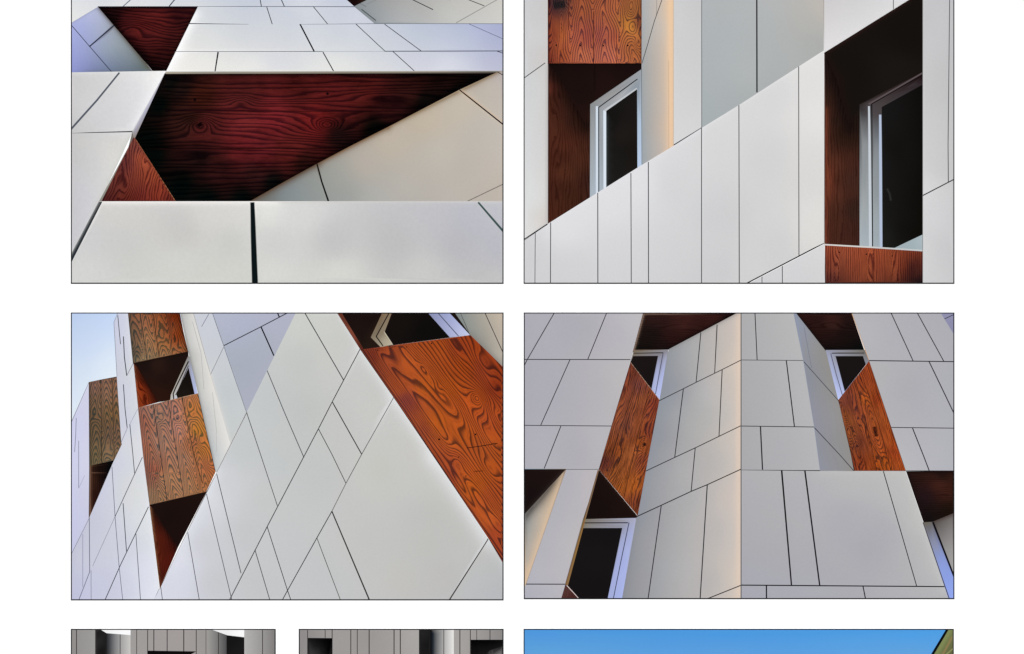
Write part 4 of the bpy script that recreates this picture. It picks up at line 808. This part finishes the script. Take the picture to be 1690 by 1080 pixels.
     [(980,859,'7d7676'),(1020,858,'8e8888'),(1045,858,'a8aac0'),(980,868,'8c8b8c'),(1020,868,'8e8e94'),(1030,872,'999cb4'),(1040,880,'a5aed8'),(1030,930,'a6b0e0'),(1020,980,'a6b2e2'),(1022,900,'a3abd4'),(1012,950,'a5aeda'),(1006,980,'a3acd6'),(1034,910,'abb4de')],
     [(1.6,[(962,863.2),(1036,863)],'151416'),(1.4,[(1038,863),(1025,925),(1011.5,992)],'3f4258')], part='w2', mat=M_FLAT, label='large bluish-white window frame, lower left'),
 Reg('pane', [(962.5,871.8),(1027,871.6),(1002,992),(956,992),(935,966)], [(990,920,'171516'),(980,980,'161314'),(1000,880,'151314')], part='w2', mat=M_FLAT),
 Reg('panel_edge', [(986.3,776),(988.6,776),(966.5,857),(937.5,966),(932.6,965)], [(975,818,'8a7058'),(955,890,'94703e'),(938,955,'8c6c44')], mat=M_FLAT, edges=[(987,777,933,965,'5a4030',1.1,.6)]),
 Reg('timber_panel', [(933,965),(937,966),(959,992),(925,992)], [(935,975,'5a3a36'),(945,985,'4c2a26')], [(1.2,[(935.5,966.5),(959,992)],'e8dcd8')], wood=Wood(W_DEEP, 100, .4, (), .5, .02, .06, 3)),
 # top right recess
 Reg('soffit', [(1306,510),(1402,510),(1405.3,517),(1426,577),(1427,582),(1363,580),(1313.6,517)],
     [(1345,525,'2c1816'),(1375,530,'38201c'),(1360,555,'241412'),(1395,550,'1c1211'),(1400,525,'241614'),(1400,572,'14100f'),(1365,572,'181110')],
     wood=Wood(W_DEEP, 3, .3, [(1370,532,30,8,3)], .6, .01, .05, 6), edges=[(1314,517,1363,577,'17100f',4,.6)], label='dark timber soffit above the right window'),
 Reg('window_frame', [(1362.5,578),(1427,577.5),(1434.3,596.5),(1429,602),(1394,647),(1387.5,657),(1383,659.5)],
     [(1370,590,'a2a7c0'),(1374,610,'a9b3dc'),(1382,640,'b0bbe6'),(1400,580,'6a6463'),(1390,586,'7a7472'),(1415,580,'787272'),(1387,645,'b0b9e0'),(1383,620,'9ea3b8'),(1380,598,'9c9ba4'),(1428,592,'85868c'),(1388,654,'bcc6ee')],
     [(1.4,[(1373,583.3),(1426,583)],'1f1c1c'),(1.2,[(1371,584),(1380,618),(1390,652)],'50546c')], part='w3', mat=M_FLAT),
 Reg('pane', [(1378.8,588),(1424,588),(1429,602),(1394,646.5)], [(1405,610,'191515'),(1395,630,'181414')], part='w3', mat=M_FLAT),
 Reg('timber_panel', [(1434,596.3),(1485,750),(1494,777),(1409,777.3),(1404,750),(1385,668),(1383,661),(1394,647)],
     [(1430,610,'a8501c'),(1420,630,'a4501f'),(1400,660,'8a4a28'),(1400,690,'a05a24'),(1415,680,'8c4a26'),(1430,660,'b8601e'),(1445,660,'a04818'),(1450,690,'b86022'),(1400,720,'9c5824'),(1420,730,'8a4a24'),(1440,730,'b05a22'),(1460,730,'b45a1e'),(1475,750,'a84c18'),(1420,768,'96481c'),(1440,768,'a85218'),(1460,765,'b05a18'),(1485,770,'b4581c')],
     [(1.1,[(1411,626),(1432,710),(1447,777)],'5c2c16'),(1,[(1421,616),(1450,700),(1470,777)],'6a2c12'),(1.2,[(1383,661),(1404,750),(1409,777)],'4a2c24'),(3,[(1443,705),(1446,720)],'4a2010',3)],
     wood=Wood(W_SPECK, 74, .3, [(1395,680,20,7,5),(1400,715,20,7,-5),(1418,740,30,8,5),(1412,690,24,7,-4),(1438,680,40,8,5),(1446,715,30,8,5),(1440,750,40,8,-4),(1465,745,40,8,4)], .6, .02, .05, 15, planks=((1411,626,1447,777),(1421,616,1470,777))), label='orange board, right of the right window', shift=(-6, -9, 4)),
 # lower right recess
 Reg('timber_reveal', [(1495,777.7),(1578,777.7),(1578,848),(1541,861.5),(1524,862.5)],
     [(1510,790,'2a1815'),(1550,800,'44241c'),(1560,815,'3a1e18'),(1530,820,'26171a'),(1540,840,'1e1412'),(1565,840,'20150f'),(1555,785,'241613')],
     wood=Wood(W_DEEP, 0, .3, [(1555,810,30,8,2)], .6, .01, .05, 7), edges=[(1495,777.7,1578,777.7,'120d0c',4,.8),(1496,780,1525,862,'1c1210',6,.7)], label='dark timber corner at the right border'),
 Reg('facade', [(1536,862.5),(1541,860.5),(1578,845.5),(1578,968),(1574,957)], [(1560,865,'74706e'),(1570,880,'8c8886'),(1568,910,'9b9998'),(1573,940,'a2a09f'),(1550,870,'5c5855')], edges=[(1541,860,1578,847,'4a3c36',4,.8)]),
 Reg('window_frame', [(1522.5,862.3),(1541.2,861.4),(1580,962),(1580,992),(1566.5,992),(1547.5,936)], [(1532,870,'6c6a6c'),(1540,895,'8a8fa6'),(1555,930,'8b9cd8'),(1566,960,'8da2e6'),(1573,980,'92a6ea')],
     [(3,[(1539.6,862),(1557.2,907),(1578,960)],'15121a',.5),(1.6,[(1523.4,863),(1567.4,991)],'4a4a54')], mat=M_FLAT),
 Reg('fold_line', [(1222.2,510),(1223.7,510),(1223.7,992),(1222.2,992)], [(1222,600,'5c5654'),(1222,800,'565250')], mat=M_FLAT),
]
build_print("photographic_print", (117, -7, 831, 468.6), p1, "print of white panels around a wide dark red timber recess, top left", "print", SET)
build_print("photographic_print", (864, -7, 1575, 468.6), p2, "print with a pale diagonal band crossing below two tall dark windows, top right", "print", SET)
build_print("photographic_print", (117, 516, 831, 991), p3, "print with weathered planks, sky at its left and a large orange board at right", "print", SET)
build_print("photographic_print", (864.3, 516, 1575, 989), p4, "print of grey panels with a peach-tinted fold between two leaning orange boards", "print", SET)

# ------------------------------------------------------------------ row along the bottom edge
def grey_reg(x0, x1, cols, seams, y0=1032, y1=1266, **kw):
    return Reg('facade', [(x0, y0), (x1, y0), (x1, y1), (x0, y1)], [(x, y, h) for x, h in cols for y in (1050, 1110, 1170, 1230)], [(w_, [(x, y0), (x + dx, y1)], '3a3634') for x, w_, dx in seams], vary=.012, **kw)
p5 = [
 grey_reg(112, 158, [(120,'8f8c8a'),(140,'9c9a97'),(152,'9a9896')], [(126.4,1.4,0)]),
 grey_reg(176, 216, [(180,'575a5d'),(190,'85868a'),(200,'a09e9c'),(212,'cac8c4')], [(198.4,1.2,0)], edges=[(176,1040,176,1266,'2a2a2c',9,.9)]),
 grey_reg(215.5, 345, [(222,'a09e9b'),(235,'9b9896'),(249,'a09d9a'),(265,'a29b99'),(290,'a69e9d'),(314,'a29c9a'),(332,'989592'),(342,'9a9894')], [(225.7,1.1,0),(243.8,1.3,0),(254,1.5,0),(276,1.4,0),(303.4,1.6,0),(324,1.3,0),(340,.8,0)]),
 grey_reg(344, 375, [(348,'9a9894'),(355,'8a8886'),(362,'5a5858'),(368,'6c6c6c'),(372,'505052')], [(360.7,1.3,0)]),
 grey_reg(403, 460, [(408,'b0aeac'),(420,'a4a2a0'),(440,'979492'),(450,'7e7c7a')], [(433.4,1.3,0)]),
 Reg('shadowed_wall', [(157.2,1032),(166.5,1038),(176.5,1045),(176.5,1266),(157.2,1266)], [(160,1050,'1c1b1b'),(165,1060,'2c2b2b'),(172,1070,'121112')], mat=M_FLAT, edges=[(157.5,1038,157.5,1266,'403e3c',2,.7)]),
 Reg('shadowed_wall', [(374,1048.5),(403.3,1052),(403.3,1266),(374,1266)], [(385,1060,'161515'),(398,1070,'1c1b1b')], mat=M_FLAT),
 Reg('sky', [(160,1030),(215.6,1030),(215.6,1048.3),(176,1045.2),(165.8,1039)], [(180,1042,'f2f2f2'),(208,1042,'fbfbfb')], mat=M_SKY, label='bright sky gap at the left of the print'),
 Reg('sky', [(340,1030),(403.2,1030),(403.2,1051.5),(374,1048.2),(348.6,1039)], [(370,1042,'ededed'),(396,1045,'fbfbfb')], mat=M_SKY, label='bright sky gap at the right of the print'),
 Reg('window_opening', [(243.3,1074),(324,1075.2),(314,1081),(314,1200),(243.3,1200)], [(260,1080,'0c0b0b'),(300,1078,'0d0c0c')], mat=M_FLAT),
]
p6 = [
 grey_reg(488, 692, [(500,'8c8887'),(520,'918e8c'),(542,'a3a09d'),(556,'9e9a97'),(572,'a29f9b'),(585,'9c9894'),(600,'928e8d'),(630,'9e9a97'),(655,'a09c99'),(675,'aca9a5')], [(507.7,1.2,0),(548.2,1.4,0),(579,1.4,0),(589.7,1.2,0),(609.3,1.6,0),(650.4,1.6,0),(660.7,1.6,0)]),
 Reg('facade', [(536,1032),(537,1032),(537,1053),(536,1053)], [(536,1040,'3a3634')]),
 grey_reg(710, 750, [(714,'424446'),(722,'66686a'),(731,'8b8b8c'),(738,'c2c0bd'),(746,'f4f2ee')], [(732.5,1.1,0)]),
 grey_reg(749, 836, [(755,'a29e9b'),(768,'a5a29f'),(782,'a09d9a'),(797,'9a9794'),(820,'8c8987')], [(759,1.5,0),(776.3,1.3,0),(786.8,1.0,0),(808.7,1.3,0)]),
 Reg('shadowed_wall', [(691.5,1030),(710.6,1030),(710.6,1266),(691.5,1266)], [(697,1050,'262526'),(702,1070,'1c1b1c'),(708,1060,'121112')], mat=M_FLAT),
 Reg('window_opening', [(507.7,1053),(548.3,1053.3),(548.3,1200),(507.7,1200)], [(514,1078,'3a3939'),(520,1066,'161515'),(535,1060,'090909'),(542,1080,'060606'),(511,1060,'1c1b1b')], mat=M_FLAT),
 Reg('window_opening', [(777,1056),(835,1056),(835,1200),(777,1200)], [(790,1062,'080808'),(810,1062,'070707'),(795,1080,'161616'),(815,1080,'1c1c1c')], mat=M_FLAT),
 Reg('facade', [(800,1082),(808,1074),(820,1070),(835,1064),(835,1190),(800,1190)], [(806,1080,'2c2c2c'),(815,1080,'7a7878'),(825,1078,'858382'),(820,1120,'8a8888')], [(1,[(812,1070),(812,1190)],'4a4848')], edges=[(800,1082,835,1064,'141414',7,.95)]),
 Reg('joint', [(536.1,1032),(537.3,1032),(537.3,1053),(536.1,1053)], [(536,1040,'3a3634')], mat=M_FLAT),
]
del p6[1]
p7 = [
 Reg('sky', [(860,1032),(1580,1032),(1580,1520),(860,1520)], [(900,1042,'4f97dc'),(1200,1042,'4a98df'),(1500,1042,'4d9ee4'),(900,1078,'5fa2da'),(1200,1078,'5d9fdc'),(1500,1078,'61a2dd'),(1200,1250,'84b8e4'),(1200,1450,'b5d2ea')], mat=M_SKY, step=14, label='clear blue sky filling most of the print'),
 Reg('roof_edge', [(1563.7,1034.5),(1571.7,1034.5),(1300,1490.5),(1290,1490.5)], [(1500,1200,'0c1014')], mat=M_FLAT),
 Reg('facade', [(1568.6,1034),(1578,1034),(1578,1512),(1287,1512)], [(1566,1050,'7f8a55'),(1553,1072,'7c8656'),(1572,1045,'7a7c4c'),(1571,1060,'5f6140'),(1560,1075,'5c5a3a'),(1572,1074,'5a5c3e'),(1500,1300,'6c6c48')],
     [(1.3,[(1571,1052),(1556,1080),(1480,1220)],'8e7a52',1.5),(1.4,[(1573.5,1070),(1562,1080),(1500,1150)],'8a8c5c',1)], edges=[(1567,1041,1545,1079,'85905a',4,.7)], label='olive building corner at the right border'),
]
build_print("photographic_print", (117, 1038, 455, 1263), p5, "small grey print with two bright sky gaps above its wall, bottom left", "print", SET)
build_print("photographic_print", (493, 1038, 831, 1263), p6, "small grey print with black openings at both ends, left of the blue sky print", "print", SET)
build_print("photographic_print", (864, 1038, 1574, 1511), p7, "large print of clear blue sky with a dark roof edge, bottom right", "print", SET)
